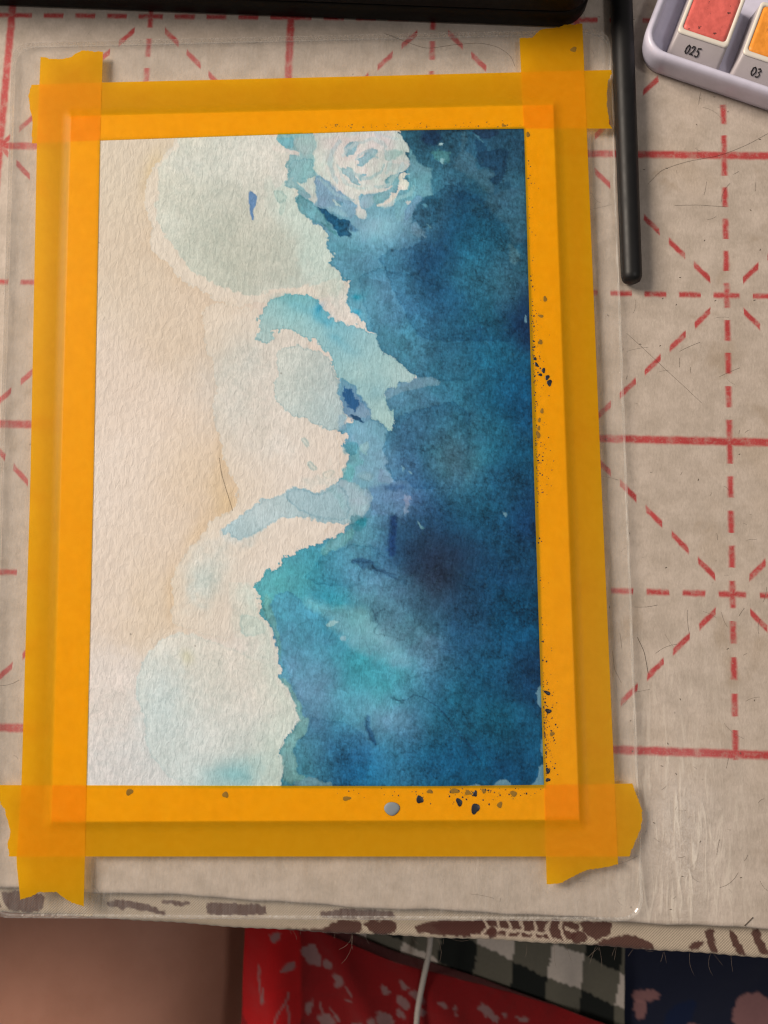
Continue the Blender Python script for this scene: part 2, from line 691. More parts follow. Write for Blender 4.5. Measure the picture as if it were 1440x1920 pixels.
def paint(X, Y):
    cv = Canvas(X, Y)
    cream = [
        (200, 300, (216, 198, 172)), (200, 500, (218, 198, 172)), (200, 700, (224, 203, 180)), (200, 900, (229, 209, 187)),
        (200, 1100, (227, 206, 183)), (200, 1300, (226, 211, 194)), (200, 1450, (220, 211, 199)),
        (255, 330, (217, 198, 170)), (260, 480, (216, 194, 165)), (300, 600, (219, 197, 170)), (300, 800, (230, 209, 186)),
        (300, 1000, (227, 205, 180)), (300, 1130, (223, 198, 165)), (375, 640, (220, 197, 168)), (385, 850, (224, 199, 168)),
        (420, 930, (219, 190, 152)), (350, 950, (227, 204, 177)), (400, 1120, (222, 207, 188)), (500, 870, (226, 210, 192)),
        (560, 900, (225, 208, 189)), (470, 780, (220, 207, 190)), (450, 700, (212, 203, 188)), (530, 1020, (227, 210, 190)),
        (430, 1050, (224, 207, 187)), (420, 1200, (224, 211, 193)), (480, 1280, (222, 211, 194)), (380, 1300, (213, 211, 199)),
        (300, 1400, (212, 211, 200)), (480, 1400, (208, 209, 197)), (600, 540, (221, 209, 192)), (500, 600, (219, 204, 186)),
        (560, 620, (224, 207, 190)), (590, 870, (224, 209, 190)), (600, 1000, (224, 209, 191)), (640, 590, (220, 209, 192)),
    ]
    cv.field(cream, 2.6, 40)
    cv.rgb = cv.rgb * np.array([.96, .97, 1.0])
    # --- warm sand wash, edges of the foam
    cv.blob(415, 880, 22, 80, (214, 182, 136), .4, .12)
    cv.blob(428, 945, 22, 26, (214, 180, 128), .5)
    cv.blob(290, 320, 20, 45, (214, 188, 138), .5, .3)
    cv.blob(322, 1110, 16, 60, (215, 182, 138), .4, .05)
    cv.blob(370, 1000, 18, 40, (218, 186, 142), .45, .7)
    foam = [(338, 250), (307, 295), (281, 325), (266, 367), (277, 400), (287, 423), (279, 442), (284, 472), (313, 491), (333, 520),
            (375, 543), (411, 569), (450, 575), (520, 560), (600, 560), (660, 530), (640, 400), (560, 250)]
    cv.poly(foam, (222, 208, 188), .75, 1.6, 12, .10, 0, False, 2.4, 12)
    foam2 = [(372, 575), (385, 640), (405, 700), (400, 760), (408, 822), (428, 880), (446, 928), (440, 955), (425, 962), (395, 972), (385, 1000),
             (345, 1040), (330, 1062), (322, 1100), (327, 1130), (318, 1165), (345, 1180), (450, 1200), (520, 1090), (620, 1000), (640, 850), (600, 640), (450, 570)]
    cv.poly(foam2, [(420, 620, (221, 203, 180)), (430, 720, (207, 200, 184)), (500, 800, (217, 206, 190)), (560, 880, (226, 210, 192)), (480, 920, (224, 208, 188)),
                    (420, 990, (224, 209, 188)), (520, 1020, (227, 211, 192)), (350, 1120, (224, 206, 182)), (420, 1130, (220, 206, 187)), (480, 690, (212, 203, 188))],
            .8, 2.0, 14, .10, 0, False, 2.4, 10)
    # --- top cloud
    cloud = [(340, 250), (333, 279), (303, 305), (297, 338), (290, 393), (303, 432), (333, 478), (362, 507), (398, 530), (444, 550), (476, 553),
             (502, 543), (558, 537), (600, 530), (660, 520), (640, 400), (600, 250)]
    cv.poly(cloud, [(330, 330, (209, 206, 187)), (430, 330, (204, 206, 192)), (480, 430, (188, 187, 169)), (515, 475, (174, 175, 158)), (590, 450, (188, 202, 188)),
                    (610, 500, (200, 209, 196)), (500, 290, (211, 209, 195)), (380, 420, (198, 201, 185)), (370, 490, (198, 200, 182)), (560, 410, (196, 203, 188)),
                    (440, 500, (188, 190, 172)), (500, 360, (207, 205, 188)), (520, 340, (214, 205, 190)), (550, 520, (208, 208, 193))], .9, 2.2, 12, .05)
    cv.poly([(330, 420), (350, 350), (430, 330), (480, 400), (560, 440), (570, 500), (555, 535), (480, 530), (420, 505), (370, 480)], (182, 182, 164), .32, 9, 14)
    cv.poly([(465, 356), (483, 364), (481, 377), (473, 396), (476, 414), (471, 413), (466, 383)], (86, 130, 174), .9, 1.0, 3, .3)
    cv.poly([(512, 357), (538, 364), (535, 400), (525, 406), (524, 383)], (172, 190, 175), .7, 1.5, 4, .2)
    # --- small light shapes
    cv.blob(440, 680, 30, 50, (200, 198, 184), .5)
    cv.blob(385, 1085, 32, 34, (190, 201, 190), .75, .5)
    cv.poly([(450, 1157), (457, 1150), (487, 1160), (503, 1183), (463, 1197), (450, 1180)], (193, 203, 188), .8, 1.2, 5, .3)
    cv.poly([(495, 985), (413, 985), (407, 1000), (425, 1018), (460, 1012), (500, 992)], (197, 205, 198), .5, 4, 8)
    low = [(345, 1183), (300, 1200), (285, 1215), (262, 1245), (253, 1290), (260, 1330), (275, 1345), (268, 1380), (290, 1430), (320, 1462), (420, 1490),
           (540, 1490), (560, 1360), (530, 1260), (470, 1230), (420, 1210)]
    cv.poly(low, [(270, 1290, (202, 209, 199)), (300, 1350, (204, 210, 201)), (340, 1260, (214, 212, 197)), (330, 1420, (204, 210, 201)), (430, 1300, (216, 211, 196)),
                  (500, 1290, (220, 211, 195)), (420, 1380, (210, 211, 200)), (500, 1400, (202, 208, 196)), (380, 1230, (221, 212, 194)), (470, 1240, (224, 212, 194))],
            .85, 1.4, 9, .16, 0, False, 3)
    cv.blob(352, 1232, 12, 13, (200, 194, 156), .6)
    cv.blob(300, 1330, 40, 60, (190, 206, 200), .35)
    cv.blob(440, 1455, 60, 26, (128, 183, 183), .85)
    cv.blob(480, 1435, 40, 22, (150, 192, 188), .6)
    cv.blob(400, 1490, 50, 20, (130, 180, 178), .5)
    cv.blob(512, 1420, 16, 40, (180, 200, 186), .6)

    # faint washes that ran out over the sand before the sea was laid in
    for x, y, rx, ry, c, o, ro in ((560, 690, 30, 16, (204, 205, 194), .5, .3), (470, 670, 26, 40, (203, 202, 190), .5, .2), (445, 765, 24, 34, (207, 203, 190), .45, 0), (525, 835, 40, 22, (214, 208, 195), .5, 0), (600, 900, 30, 14, (206, 207, 195), .5, -.4),
                                   (400, 1050, 34, 26, (204, 207, 195), .5, -.6), (370, 1110, 20, 30, (198, 205, 194), .5, 0), (470, 1120, 20, 24, (205, 208, 194), .6, 0), (450, 1010, 40, 14, (206, 207, 197), .5, -.3), (640, 560, 16, 30, (206, 210, 198), .5, .3),
                                   (590, 480, 22, 40, (186, 203, 190), .5, .4), (350, 300, 40, 30, (207, 208, 196), .4, .5), (310, 1300, 30, 60, (198, 207, 200), .45, 0), (500, 1440, 30, 26, (176, 200, 192), .5, 0)):
        cv.blob(x, y, rx, ry, c, o, ro, False, 60)
    for off_, w_, o_ in ((30, 44, .28), (18, 26, .34), (9, 12, .4)):
        cv.line([(478 - off_, 1112), (486 - off_, 1150), (510 - off_, 1190), (520 - off_, 1240), (528 - off_, 1270), (545 - off_, 1310), (556 - off_, 1345), (526 - off_, 1400), (524 - off_, 1470)], w_, (203, 210, 194), o_, 30, 12)
        cv.line([(545 - off_, 350), (560 - off_, 400), (600 - off_, 440), (620 - off_, 490), (645 - off_, 540)], w_, (192, 206, 192), o_, 30, 12)
    # --- the sea
    sea_field = [
        (530, 262, (130, 178, 178)), (580, 262, (150, 184, 180)), (545, 320, (132, 172, 172)), (600, 300, (165, 190, 184)), (590, 350, (128, 165, 172)),
        (640, 400, (108, 150, 170)), (680, 400, (120, 166, 178)), (740, 420, (112, 160, 176)), (700, 440, (126, 172, 186)), (640, 470, (100, 156, 172)), (690, 480, (98, 148, 174)),
        (660, 500, (86, 146, 166)), (780, 300, (40, 88, 112)), (800, 258, (20, 48, 78)), (760, 270, (60, 110, 130)), (835, 285, (52, 100, 120)), (860, 260, (36, 80, 104)), (940, 262, (34, 66, 90)),
        (970, 280, (36, 76, 98)), (900, 320, (44, 94, 116)), (930, 350, (52, 98, 118)), (970, 380, (52, 98, 120)), (800, 340, (70, 126, 146)), (780, 400, (98, 148, 164)),
        (850, 400, (18, 68, 98)), (820, 390, (26, 66, 96)), (830, 440, (24, 72, 104)), (890, 460, (30, 100, 126)), (930, 420, (22, 76, 104)), (960, 470, (44, 96, 120)), (985, 540, (40, 80, 108)),
        (880, 520, (46, 108, 132)), (770, 480, (30, 80, 114)), (810, 500, (26, 70, 104)), (830, 560, (30, 82, 114)), (790, 580, (46, 96, 128)), (900, 590, (38, 98, 124)), (970, 520, (66, 112, 128)), (985, 600, (18, 50, 86)),
        (720, 500, (72, 126, 156)), (740, 570, (78, 134, 164)), (710, 540, (92, 152, 178)), (690, 560, (112, 170, 184)), (760, 620, (66, 120, 146)), (730, 640, (92, 152, 170)), (760, 660, (70, 122, 146)),
        (840, 640, (44, 98, 126)), (920, 660, (28, 92, 120)), (850, 710, (56, 112, 138)), (960, 740, (16, 78, 112)), (990, 760, (14, 70, 106)), (910, 740, (28, 94, 122)), (760, 760, (88, 134, 158)),
        (800, 790, (64, 116, 144)), (760, 820, (62, 108, 138)), (860, 800, (56, 112, 136)), (920, 820, (36, 102, 126)), (980, 850, (20, 76, 108)), (845, 870, (72, 118, 136)), (760, 870, (54, 100, 132)),
        (690, 830, (110, 158, 176)), (700, 880, (122, 164, 180)), (670, 900, (124, 172, 180)), (720, 930, (98, 138, 168)), (760, 920, (84, 122, 158)), (800, 930, (40, 84, 124)), (870, 930, (38, 94, 120)),
        (940, 920, (28, 82, 112)), (990, 960, (18, 58, 94)), (690, 990, (94, 150, 168)), (735, 990, (24, 62, 112)), (770, 1000, (46, 84, 112)), (830, 980, (26, 68, 102)), (900, 1000, (24, 76, 108)), (800, 1050, (40, 56, 80)),
        (815, 1090, (48, 50, 70)), (780, 1040, (38, 64, 92)), (860, 1040, (34, 58, 84)), (740, 1050, (34, 78, 122)), (900, 1080, (22, 70, 104)), (980, 1060, (22, 66, 98)), (690, 1050, (60, 112, 140)), (660, 1010, (112, 172, 182)),
        (640, 1040, (74, 140, 162)), (700, 1110, (92, 144, 166)), (750, 1120, (82, 126, 152)), (600, 1050, (66, 144, 164)), (560, 1070, (86, 164, 174)), (520, 1100, (92, 170, 174)), (510, 1130, (90, 162, 166)),
        (560, 1150, (70, 144, 166)), (540, 1200, (88, 148, 170)), (610, 1110, (48, 136, 158)), (640, 1160, (46, 138, 158)), (600, 1200, (80, 140, 166)), (690, 1160, (108, 168, 174)), (740, 1190, (124, 170, 182)),
        (780, 1230, (104, 148, 170)), (800, 1150, (48, 82, 108)), (780, 1140, (62, 106, 132)), (870, 1140, (30, 72, 102)), (960, 1150, (16, 74, 108)), (860, 1200, (32, 80, 112)), (680, 1250, (56, 158, 170)), (640, 1230, (62, 148, 166)),
        (720, 1270, (72, 160, 174)), (600, 1280, (98, 140, 164)), (570, 1250, (88, 146, 164)), (590, 1330, (88, 136, 160)), (660, 1320, (86, 152, 172)), (700, 1330, (104, 158, 174)), (760, 1290, (66, 128, 150)), (820, 1270, (40, 98, 128)),
        (920, 1270, (24, 82, 114)), (1000, 1280, (20, 58, 92)), (620, 1370, (62, 116, 148)), (640, 1430, (24, 92, 136)), (590, 1440, (58, 116, 144)), (690, 1400, (48, 112, 150)), (720, 1360, (86, 140, 162)), (760, 1360, (50, 106, 138)),
        (860, 1340, (30, 92, 120)), (950, 1360, (24, 86, 114)), (800, 1430, (24, 92, 128)), (740, 1440, (50, 116, 146)), (880, 1440, (16, 78, 112)), (970, 1440, (14, 70, 104)), (560, 1420, (84, 140, 150)), (545, 1450, (70, 134, 146)),
        (1010, 1400, (20, 80, 112)), (690, 1450, (24, 100, 140)),
    ]
    sea = [(519, 245), (521, 261), (540, 290), (534, 312), (545, 335), (556, 350), (556, 380), (575, 410), (605, 425), (615, 450), (612, 465), (625, 480), (620, 490),
           (628, 500), (641, 522), (653, 527), (652, 548), (647, 567), (657, 587), (670, 592), (685, 610), (697, 623), (705, 653), (740, 673), (757, 690), (780, 707),
           (753, 717), (720, 733), (718, 747), (738, 783), (737, 803), (713, 797), (695, 783), (660, 790), (633, 807), (648, 813), (653, 823), (643, 833), (642, 843), (660, 853), (652, 867), (650, 880), (637, 893),
           (620, 907), (610, 920), (640, 950), (653, 977), (647, 990), (640, 1000), (627, 1007), (610, 1013), (597, 1023), (577, 1028), (553, 1035), (533, 1043), (527, 1053), (530, 1060),
           (513, 1070), (500, 1072), (495, 1082), (480, 1093), (475, 1100), (483, 1110), (490, 1133), (490, 1150), (500, 1167), (513, 1183), (517, 1200), (523, 1217), (523, 1240),
           (530, 1257), (523, 1268), (533, 1280), (543, 1293), (550, 1317), (557, 1337), (563, 1352), (547, 1370), (530, 1390), (522, 1407), (527, 1427), (527, 1447), (530, 1490),
           (1060, 1490), (1040, 200), (748, 200), (748, 246), (700, 250), (600, 250)]
    cv.poly(sea, sea_field, 1.0, 1.1, 15, .40, 0, False, 2.6, power=4.6)
    seamask = 1 - sstep(-3, 3, poly_sd(sea, X + 15 * cv.wx, Y + 15 * cv.wy))

    # --- glazes inside the sea; outlines were noted on enlargements: (x0, y0, scale)
    def Z(pts, z):
        return [(z[0] + x / z[2], z[1] + y / z[2]) for x, y in pts]
    ZR, ZT, ZM, ZL_, ZB_ = (510, 240, 5.143), (740, 240, 5.538), (600, 780, 5.143), (460, 1000, 4.0), (500, 1260, 2.717)
    # broad dark glazes with one crisp side
    cv.poly([(709, 481), (729, 471), (772, 463), (795, 445), (770, 425), (776, 395), (776, 378), (791, 368), (816, 366), (840, 345), (990, 345), (1000, 640), (800, 640), (775, 618),
             (764, 596), (752, 572), (737, 549), (725, 522), (721, 498)], (.60, .72, .80), .85, 1.4, 9, .25, 34, True)
    cv.poly([(671, 518), (674, 541), (680, 568), (690, 592), (700, 627), (708, 647), (705, 653), (740, 673), (757, 690), (780, 707), (900, 720), (900, 560), (720, 500)], (.74, .84, .9), .8, 1.3, 9, .25, 22, True)
    cv.poly([(780, 707), (815, 706), (830, 720), (800, 726), (760, 732), (722, 752), (720, 735), (753, 717)], (120, 154, 170), .75, 1.2, 5, .15)
    # top right: slate and navy washes
    for pts, c, o, sf in (
        ([(150, 180), (220, 290), (220, 350), (280, 390), (400, 400), (370, 480), (370, 580), (410, 690), (350, 720), (270, 700), (220, 700), (150, 780), (90, 960), (0, 1000), (0, 700), (130, 600), (140, 500)], (112, 158, 168), .8, 3),
        ([(290, 20), (460, 20), (490, 120), (420, 200), (330, 180), (260, 110)], (24, 52, 86), .8, 5),
        ([(690, 20), (740, 30), (740, 150), (720, 220), (780, 230), (840, 330), (850, 410), (1040, 440), (1040, 490), (990, 530), (1010, 600), (1050, 620), (1010, 690), (950, 690), (880, 590), (830, 530), (740, 510),
          (700, 450), (590, 390), (640, 310), (690, 230)], (64, 104, 122), .8, 1.6),
        ([(820, 120), (960, 150), (970, 200), (950, 230), (1060, 230), (1100, 210), (1170, 220), (1160, 330), (1150, 480), (1070, 600), (1010, 590), (990, 530), (1040, 480), (1030, 400), (900, 400), (850, 330), (840, 240), (830, 180)], (24, 60, 86), .85, 1.8),
        ([(780, 10), (1080, 5), (1100, 60), (960, 110), (830, 80)], (26, 48, 74), .85, 2),
        ([(800, 85), (850, 85), (945, 130), (920, 140)], (74, 114, 132), .8, 1.2),
        ([(390, 250), (470, 220), (580, 240), (560, 300), (590, 340), (560, 375), (480, 350), (420, 300)], (80, 136, 140), .8, 2),
        ([(450, 180), (500, 170), (515, 188), (460, 200)], (186, 210, 208), .9, 1), ([(470, 345), (490, 320), (510, 340), (490, 365)], (150, 196, 196), .8, 1.2),
        ([(940, 720), (1180, 640), (1370, 640), (1390, 940), (1330, 1200), (1200, 1200), (1180, 1000), (1040, 920), (960, 820)], (58, 98, 118), .75, 5),
        ([(1190, 1180), (1230, 1230), (1310, 1340), (1270, 1420), (1200, 1380)], (82, 122, 136), .7, 3),
        ([(265, 745), (330, 735), (400, 710), (470, 740), (480, 850), (440, 960), (360, 1040), (270, 1030), (260, 1000), (180, 970), (165, 935), (215, 860)], (30, 78, 104), .6, 2.6),
        ([(210, 990), (260, 1000), (270, 1050), (330, 1110), (300, 1130), (200, 1100), (150, 1050)], (108, 148, 166), .8, 1.5),
        ([(290, 800), (330, 795), (345, 815), (310, 830)], (90, 140, 156), .8, 1.2), ([(325, 1005), (345, 1000), (390, 1040), (370, 1050)], (100, 146, 160), .8, 1.2),
        ([(600, 680), (760, 650), (900, 700), (1000, 900), (960, 900), (860, 760), (700, 760)], (14, 64, 96), .6, 8),
    ):
        cv.poly(Z(pts, ZT), c, o, sf, 9, .22 if sf < 2.5 else 0)
    # middle: pale lavender shelf and the ink star
    cv.poly(Z([(630, 155), (700, 130), (720, 0), (1440, -200), (1440, 700), (900, 700), (860, 640), (750, 635), (700, 580), (635, 490), (640, 400), (600, 330), (600, 255), (640, 245)], ZM), (.60, .73, .82), .9, 1.3, 9, .25, 40, True)
    for pts, c, o, sf, rm in (
        ([(300, 60), (480, 40), (640, 130), (640, 250), (600, 320), (640, 420), (630, 500), (740, 640), (480, 700), (360, 700), (300, 600), (300, 300)], (124, 166, 182), .7, 3, 0),
        ([(480, 690), (600, 640), (780, 640), (790, 740), (880, 760), (850, 930), (820, 960), (760, 960), (700, 930), (560, 970), (480, 960)], (98, 136, 168), .75, 5, 0),
        ([(580, 480), (640, 520), (750, 640), (640, 640), (560, 620)], (128, 158, 180), .8, 1.4, .1),
        ([(210, 310), (290, 260), (380, 290), (370, 400), (440, 440), (330, 480), (300, 600), (260, 690), (190, 690), (190, 640), (210, 560), (265, 480), (310, 375), (230, 370)], (108, 166, 172), .7, 3, .1),
        ([(370, 260), (460, 235), (470, 310), (445, 385), (380, 350)], (150, 192, 192), .8, 1.2, .3),
        ([(350, 590), (400, 540), (510, 530), (520, 600), (460, 630), (380, 600)], (140, 174, 182), .8, 1.2, .3),
        ([(275, 800), (330, 740), (400, 700), (470, 690), (500, 760), (470, 890), (410, 890), (320, 850)], (144, 172, 182), .85, 1.2, .4),
        ([(800, 750), (880, 765), (880, 810), (855, 800), (850, 930), (820, 945), (810, 850)], (134, 156, 178), .8, 1.2, .1),
        ([(700, 650), (800, 680), (840, 720), (700, 720), (600, 700)], (48, 92, 136), .6, 4, 0),
        ([(670, 960), (740, 950), (735, 1080), (725, 1200), (745, 1330), (690, 1370), (640, 1330), (665, 1150)], (20, 54, 104), .8, 5, 0),
        ([(290, 1390), (380, 1350), (450, 1360), (520, 1420), (640, 1500), (760, 1560), (700, 1570), (560, 1540), (450, 1470), (400, 1460), (370, 1420)], (26, 66, 104), .75, 3, 0),
        ([(330, 1000), (380, 960), (440, 970), (470, 1010), (430, 1060), (350, 1060)], (36, 124, 140), .8, 2, 0),
        ([(20, 1270), (100, 1190), (220, 1130), (320, 1080), (330, 1150), (310, 1200), (220, 1270), (140, 1280), (20, 1370)], (112, 174, 174), .75, 1.4, .3),
        ([(780, 470), (790, 500), (795, 545), (770, 530)], (110, 156, 174), .8, 1, 0), ([(840, 540), (880, 550), (885, 565), (850, 560)], (120, 164, 178), .8, 1, 0), ([(940, 1005), (965, 1040), (1010, 1080), (990, 1095), (950, 1050)], (90, 140, 150), .8, 1, 0),
    ):
        cv.poly(Z(pts, ZM), c, o, sf, 8, rm)
    cv.blob(850, 860, 34, 50, (84, 126, 142), .55, .1)
    # lower: the pale spur and the turquoise hollow
    cv.poly(Z([(800, 80), (740, 115), (640, 125), (600, 150), (550, 200), (530, 245), (470, 290), (430, 330), (560, 380), (800, 420), (1000, 300), (1000, 80)], ZL_), (.76, .87, .92), .9, 1.2, 8, .3, 25, True)
    for pts, c, o, sf, rm in (
        ([(200, 480), (260, 455), (320, 440), (380, 470), (430, 520), (470, 570), (540, 600), (620, 640), (600, 760), (640, 900), (700, 1100), (500, 1260), (400, 1260), (300, 1000), (260, 900), (220, 780), (170, 600)],
         [(540, 1140, (78, 146, 170)), (545, 1200, (98, 148, 174)), (560, 1260, (106, 146, 170)), (600, 1170, (54, 140, 162)), (620, 1220, (66, 146, 166))], .8, 1.4, .3),
        ([(430, 480), (520, 500), (600, 530), (760, 560), (900, 560), (960, 680), (1080, 820), (1260, 980), (1100, 1000), (900, 900), (780, 840), (740, 770), (620, 690), (640, 640), (540, 595), (470, 565)],
         [(600, 1135, (118, 176, 178)), (680, 1160, (136, 182, 184)), (720, 1190, (132, 174, 186)), (770, 1240, (118, 160, 180))], .5, 11, 0),
        ([(600, 680), (660, 660), (720, 670), (700, 690), (640, 695)], (160, 200, 196), .7, 1.2, 0), ([(720, 770), (750, 765), (760, 800), (735, 810)], (150, 190, 196), .7, 1.5, 0),
        ([(900, 520), (1010, 520), (1200, 640), (1340, 800), (1400, 960), (1280, 930), (1120, 800), (990, 690)], (60, 98, 126), .4, 12, 0),
    ):
        cv.poly(Z(pts, ZL_), c, o, sf, 9, rm)
    cv.blob(690, 1262, 55, 46, (70, 160, 174), .6, .3)
    cv.blob(690, 1085, 50, 26, (96, 146, 170), .55)
    cv.blob(600, 1290, 28, 50, (104, 146, 170), .5, .2)
    cv.poly([(556, 1345), (567, 1345), (582, 1350), (570, 1380), (555, 1395), (552, 1440), (560, 1480), (680, 1490), (700, 1400), (650, 1350), (580, 1345)], (.78, .86, .92), .7, 1.3, 8, .25, 40, True)
    cv.poly(Z([(60, 20), (110, 40), (140, 110), (180, 170), (185, 230), (222, 230), (190, 330), (150, 350), (135, 400), (155, 450), (155, 520), (200, 540), (130, 570), (90, 560), (75, 500), (65, 400), (100, 340), (165, 260), (150, 200), (120, 100)], ZB_),
            (122, 168, 162), .8, 1.3, 7, .3)
    cv.poly([(500, 1108), (492, 1130), (500, 1160), (512, 1180), (520, 1200), (528, 1250), (528, 1200), (515, 1160)], (116, 166, 158), .65, 2, 7, .3)
    cv.poly(Z([(200, 535), (260, 545), (340, 575), (300, 600), (120, 600), (150, 560)], ZB_), (124, 158, 164), .7, 1.4, 7, .2)
    cv.poly(Z([(490, 260), (515, 205), (525, 260), (560, 330), (550, 390), (520, 330)], ZB_), (24, 76, 122), .7, 3, 8)
    cv.blob(735, 1345, 46, 26, (104, 150, 170), .5, .3)
    # turquoise glints
    for x, y, rx, ry, c, o in ((668, 558, 10, 7, (10, 150, 176), .8), (671, 587, 8, 6, (20, 150, 180), .7)):
        cv.blob(x, y, rx, ry, c, o)

    # --- rose shaped foam at the top
    CW = (218, 209, 194)
    for pts, c, o, sf, rm in (
        ([(0, 160), (130, 200), (270, 240), (270, 268), (170, 265), (130, 235), (0, 230)], CW, .85, 1.4, 0),
        ([(50, 290), (110, 420), (150, 390), (155, 330), (150, 480), (90, 560), (10, 590), (-30, 300)], (210, 206, 192), .85, 1.5, 0),
        ([(60, 90), (230, 70), (205, 180), (130, 190), (80, 160)], (116, 178, 184), .85, 1.4, .15),
        ([(230, 80), (440, 75), (440, 180), (400, 230), (330, 280), (250, 220), (215, 170)], (164, 188, 182), .8, 2, .1),
        ([(165, 320), (390, 280), (410, 400), (430, 450), (400, 480), (350, 545), (310, 480), (300, 560), (370, 650), (330, 650), (250, 600), (140, 570), (125, 510), (160, 470)], (136, 176, 177), .85, 1.3, .3),
        ([(240, 505), (330, 545), (370, 480), (425, 470), (410, 560), (435, 745), (330, 690), (385, 660), (300, 590)], (196, 204, 190), .9, 1.3, .05),
        ([(10, 600), (95, 600), (155, 650), (140, 700), (70, 740), (40, 680)], (178, 195, 181), .8, 1.3, .2),
        ([(390, 40), (1190, 10), (1230, 70), (1290, 140), (1315, 190), (1320, 230), (1270, 230), (1320, 300), (1325, 360), (1290, 420), (1200, 440), (1110, 480), (1100, 540), (1070, 600), (1000, 625), (900, 620), (820, 640), (840, 700),
          (850, 760), (915, 810), (905, 860), (860, 885), (800, 845), (790, 790), (820, 750), (780, 720), (720, 670), (640, 610), (560, 550), (480, 480), (430, 440), (405, 380), (410, 300), (395, 250), (420, 200), (440, 130)],
         [(610, 270, (200, 204, 192)), (600, 310, (194, 202, 190)), (650, 300, (218, 207, 191)), (680, 320, (222, 210, 195)), (720, 260, (206, 205, 197)), (745, 300, (204, 209, 199)), (660, 350, (212, 207, 194)), (720, 340, (206, 207, 198)), (680, 405, (190, 203, 194))], .95, 1.3, .12),
        ([(430, 450), (490, 490), (600, 560), (700, 650), (740, 690), (800, 740), (820, 780), (800, 850), (760, 870), (690, 860), (600, 830), (520, 780), (450, 750), (420, 650), (410, 560)],
         [(600, 345, (118, 148, 172)), (620, 370, (136, 166, 182)), (650, 390, (126, 168, 184))], .9, 1.3, .25),
        ([(570, 690), (620, 700), (690, 765), (650, 770), (600, 745)], (178, 197, 190), .8, 1.2, 0), ([(590, 695), (680, 730), (690, 760), (640, 745)], (92, 138, 158), .8, 1.3, 0),
        ([(520, 760), (600, 760), (700, 810), (740, 870), (640, 830), (560, 800)], (150, 184, 192), .6, 2, 0),
        ([(230, 670), (270, 650), (320, 690), (440, 760), (520, 880), (600, 990), (640, 1060), (580, 1010), (520, 950), (480, 920), (390, 905), (310, 860), (250, 800)],
         [(560, 380, (84, 148, 154)), (590, 400, (120, 170, 174)), (620, 430, (92, 146, 158))], .9, 1.2, .45),
        ([(440, 765), (510, 790), (560, 820), (620, 865), (750, 890), (755, 940), (740, 980), (795, 1040), (760, 1065), (690, 1030), (650, 1055), (600, 960), (520, 890), (460, 800)], (18, 80, 116), .95, 1.2, .2),
        ([(740, 900), (800, 960), (850, 980), (800, 1010), (750, 980)], (58, 108, 144), .8, 2, 0),
        ([(700, 180), (740, 140), (835, 118), (830, 160), (790, 250), (740, 262), (705, 300), (693, 240)], [(650, 270, (112, 164, 174)), (668, 265, (142, 180, 180))], .9, 1.2, .25),
        ([(815, 290), (880, 280), (900, 220), (1010, 190), (1030, 240), (970, 300), (920, 330), (880, 378), (805, 360), (840, 330)], [(675, 300, (112, 164, 176)), (700, 285, (150, 180, 178))], .9, 1.2, .25),
        ([(630, 390), (710, 392), (720, 362), (775, 380), (795, 440), (830, 490), (865, 555), (800, 538), (740, 480), (680, 430)], [(640, 320, (166, 188, 178)), (665, 330, (110, 158, 172))], .9, 1.2, .25),
        ([(838, 505), (858, 450), (935, 446), (885, 485)], (116, 168, 180), .9, 1.2, .2),
        ([(1085, 300), (1110, 215), (1190, 205), (1275, 230), (1200, 290), (1140, 325)], (152, 182, 174), .8, 3, 0),
        ([(470, 250), (530, 190), (590, 230), (600, 350), (560, 400), (500, 330)], (184, 195, 183), .75, 3, 0),
        ([(970, 60), (1030, 40), (1055, 115), (1000, 100)], (188, 194, 190), .8, 1.3, .1),
        ([(900, 460), (1100, 480), (1080, 560), (960, 600), (880, 580)], (205, 207, 197), .6, 2, .1), ([(1100, 330), (1200, 352), (1312, 340), (1290, 412), (1200, 432), (1110, 400)], (192, 204, 194), .8, 1.5, .1),
        ([(1010, 250), (1080, 220), (1090, 330), (1040, 420), (960, 440), (990, 330)], (206, 205, 194), .7, 2, .08),
        ([(850, 150), (1000, 110), (1050, 180), (1020, 200), (900, 215)], (205, 204, 193), .7, 2, .06),
        ([(1110, 480), (1210, 440), (1235, 480), (1220, 560), (1150, 640), (1080, 720), (1010, 740), (940, 690), (1000, 640), (1080, 600)], (130, 172, 176), .85, 1.3, .2),
        ([(840, 650), (960, 640), (1000, 700), (930, 780), (860, 760)], (152, 178, 186), .7, 2, 0),
        ([(1232, 448), (1335, 438), (1290, 460), (1265, 490), (1308, 525), (1298, 592), (1235, 602), (1210, 652), (1175, 690), (1182, 722), (1150, 758), (1080, 758), (1000, 745), (1080, 720), (1150, 645), (1138, 622), (1200, 625), (1225, 560)], (224, 213, 197), .97, 1.0, .1),
        ([(1285, 708), (1335, 708), (1300, 755)], (208, 206, 198), .8, 1.2, 0),
        ([(1260, 885), (1290, 780), (1350, 690), (1400, 655), (1445, 650), (1445, 690), (1390, 740), (1370, 820), (1330, 870), (1285, 895)], (108, 148, 170), .85, 1.3, .25),
    ):
        cv.poly(Z(pts, ZR), c, o, sf, 7, rm)
    cv.blob(710, 425, 36, 20, (146, 184, 194), .55, -.2)
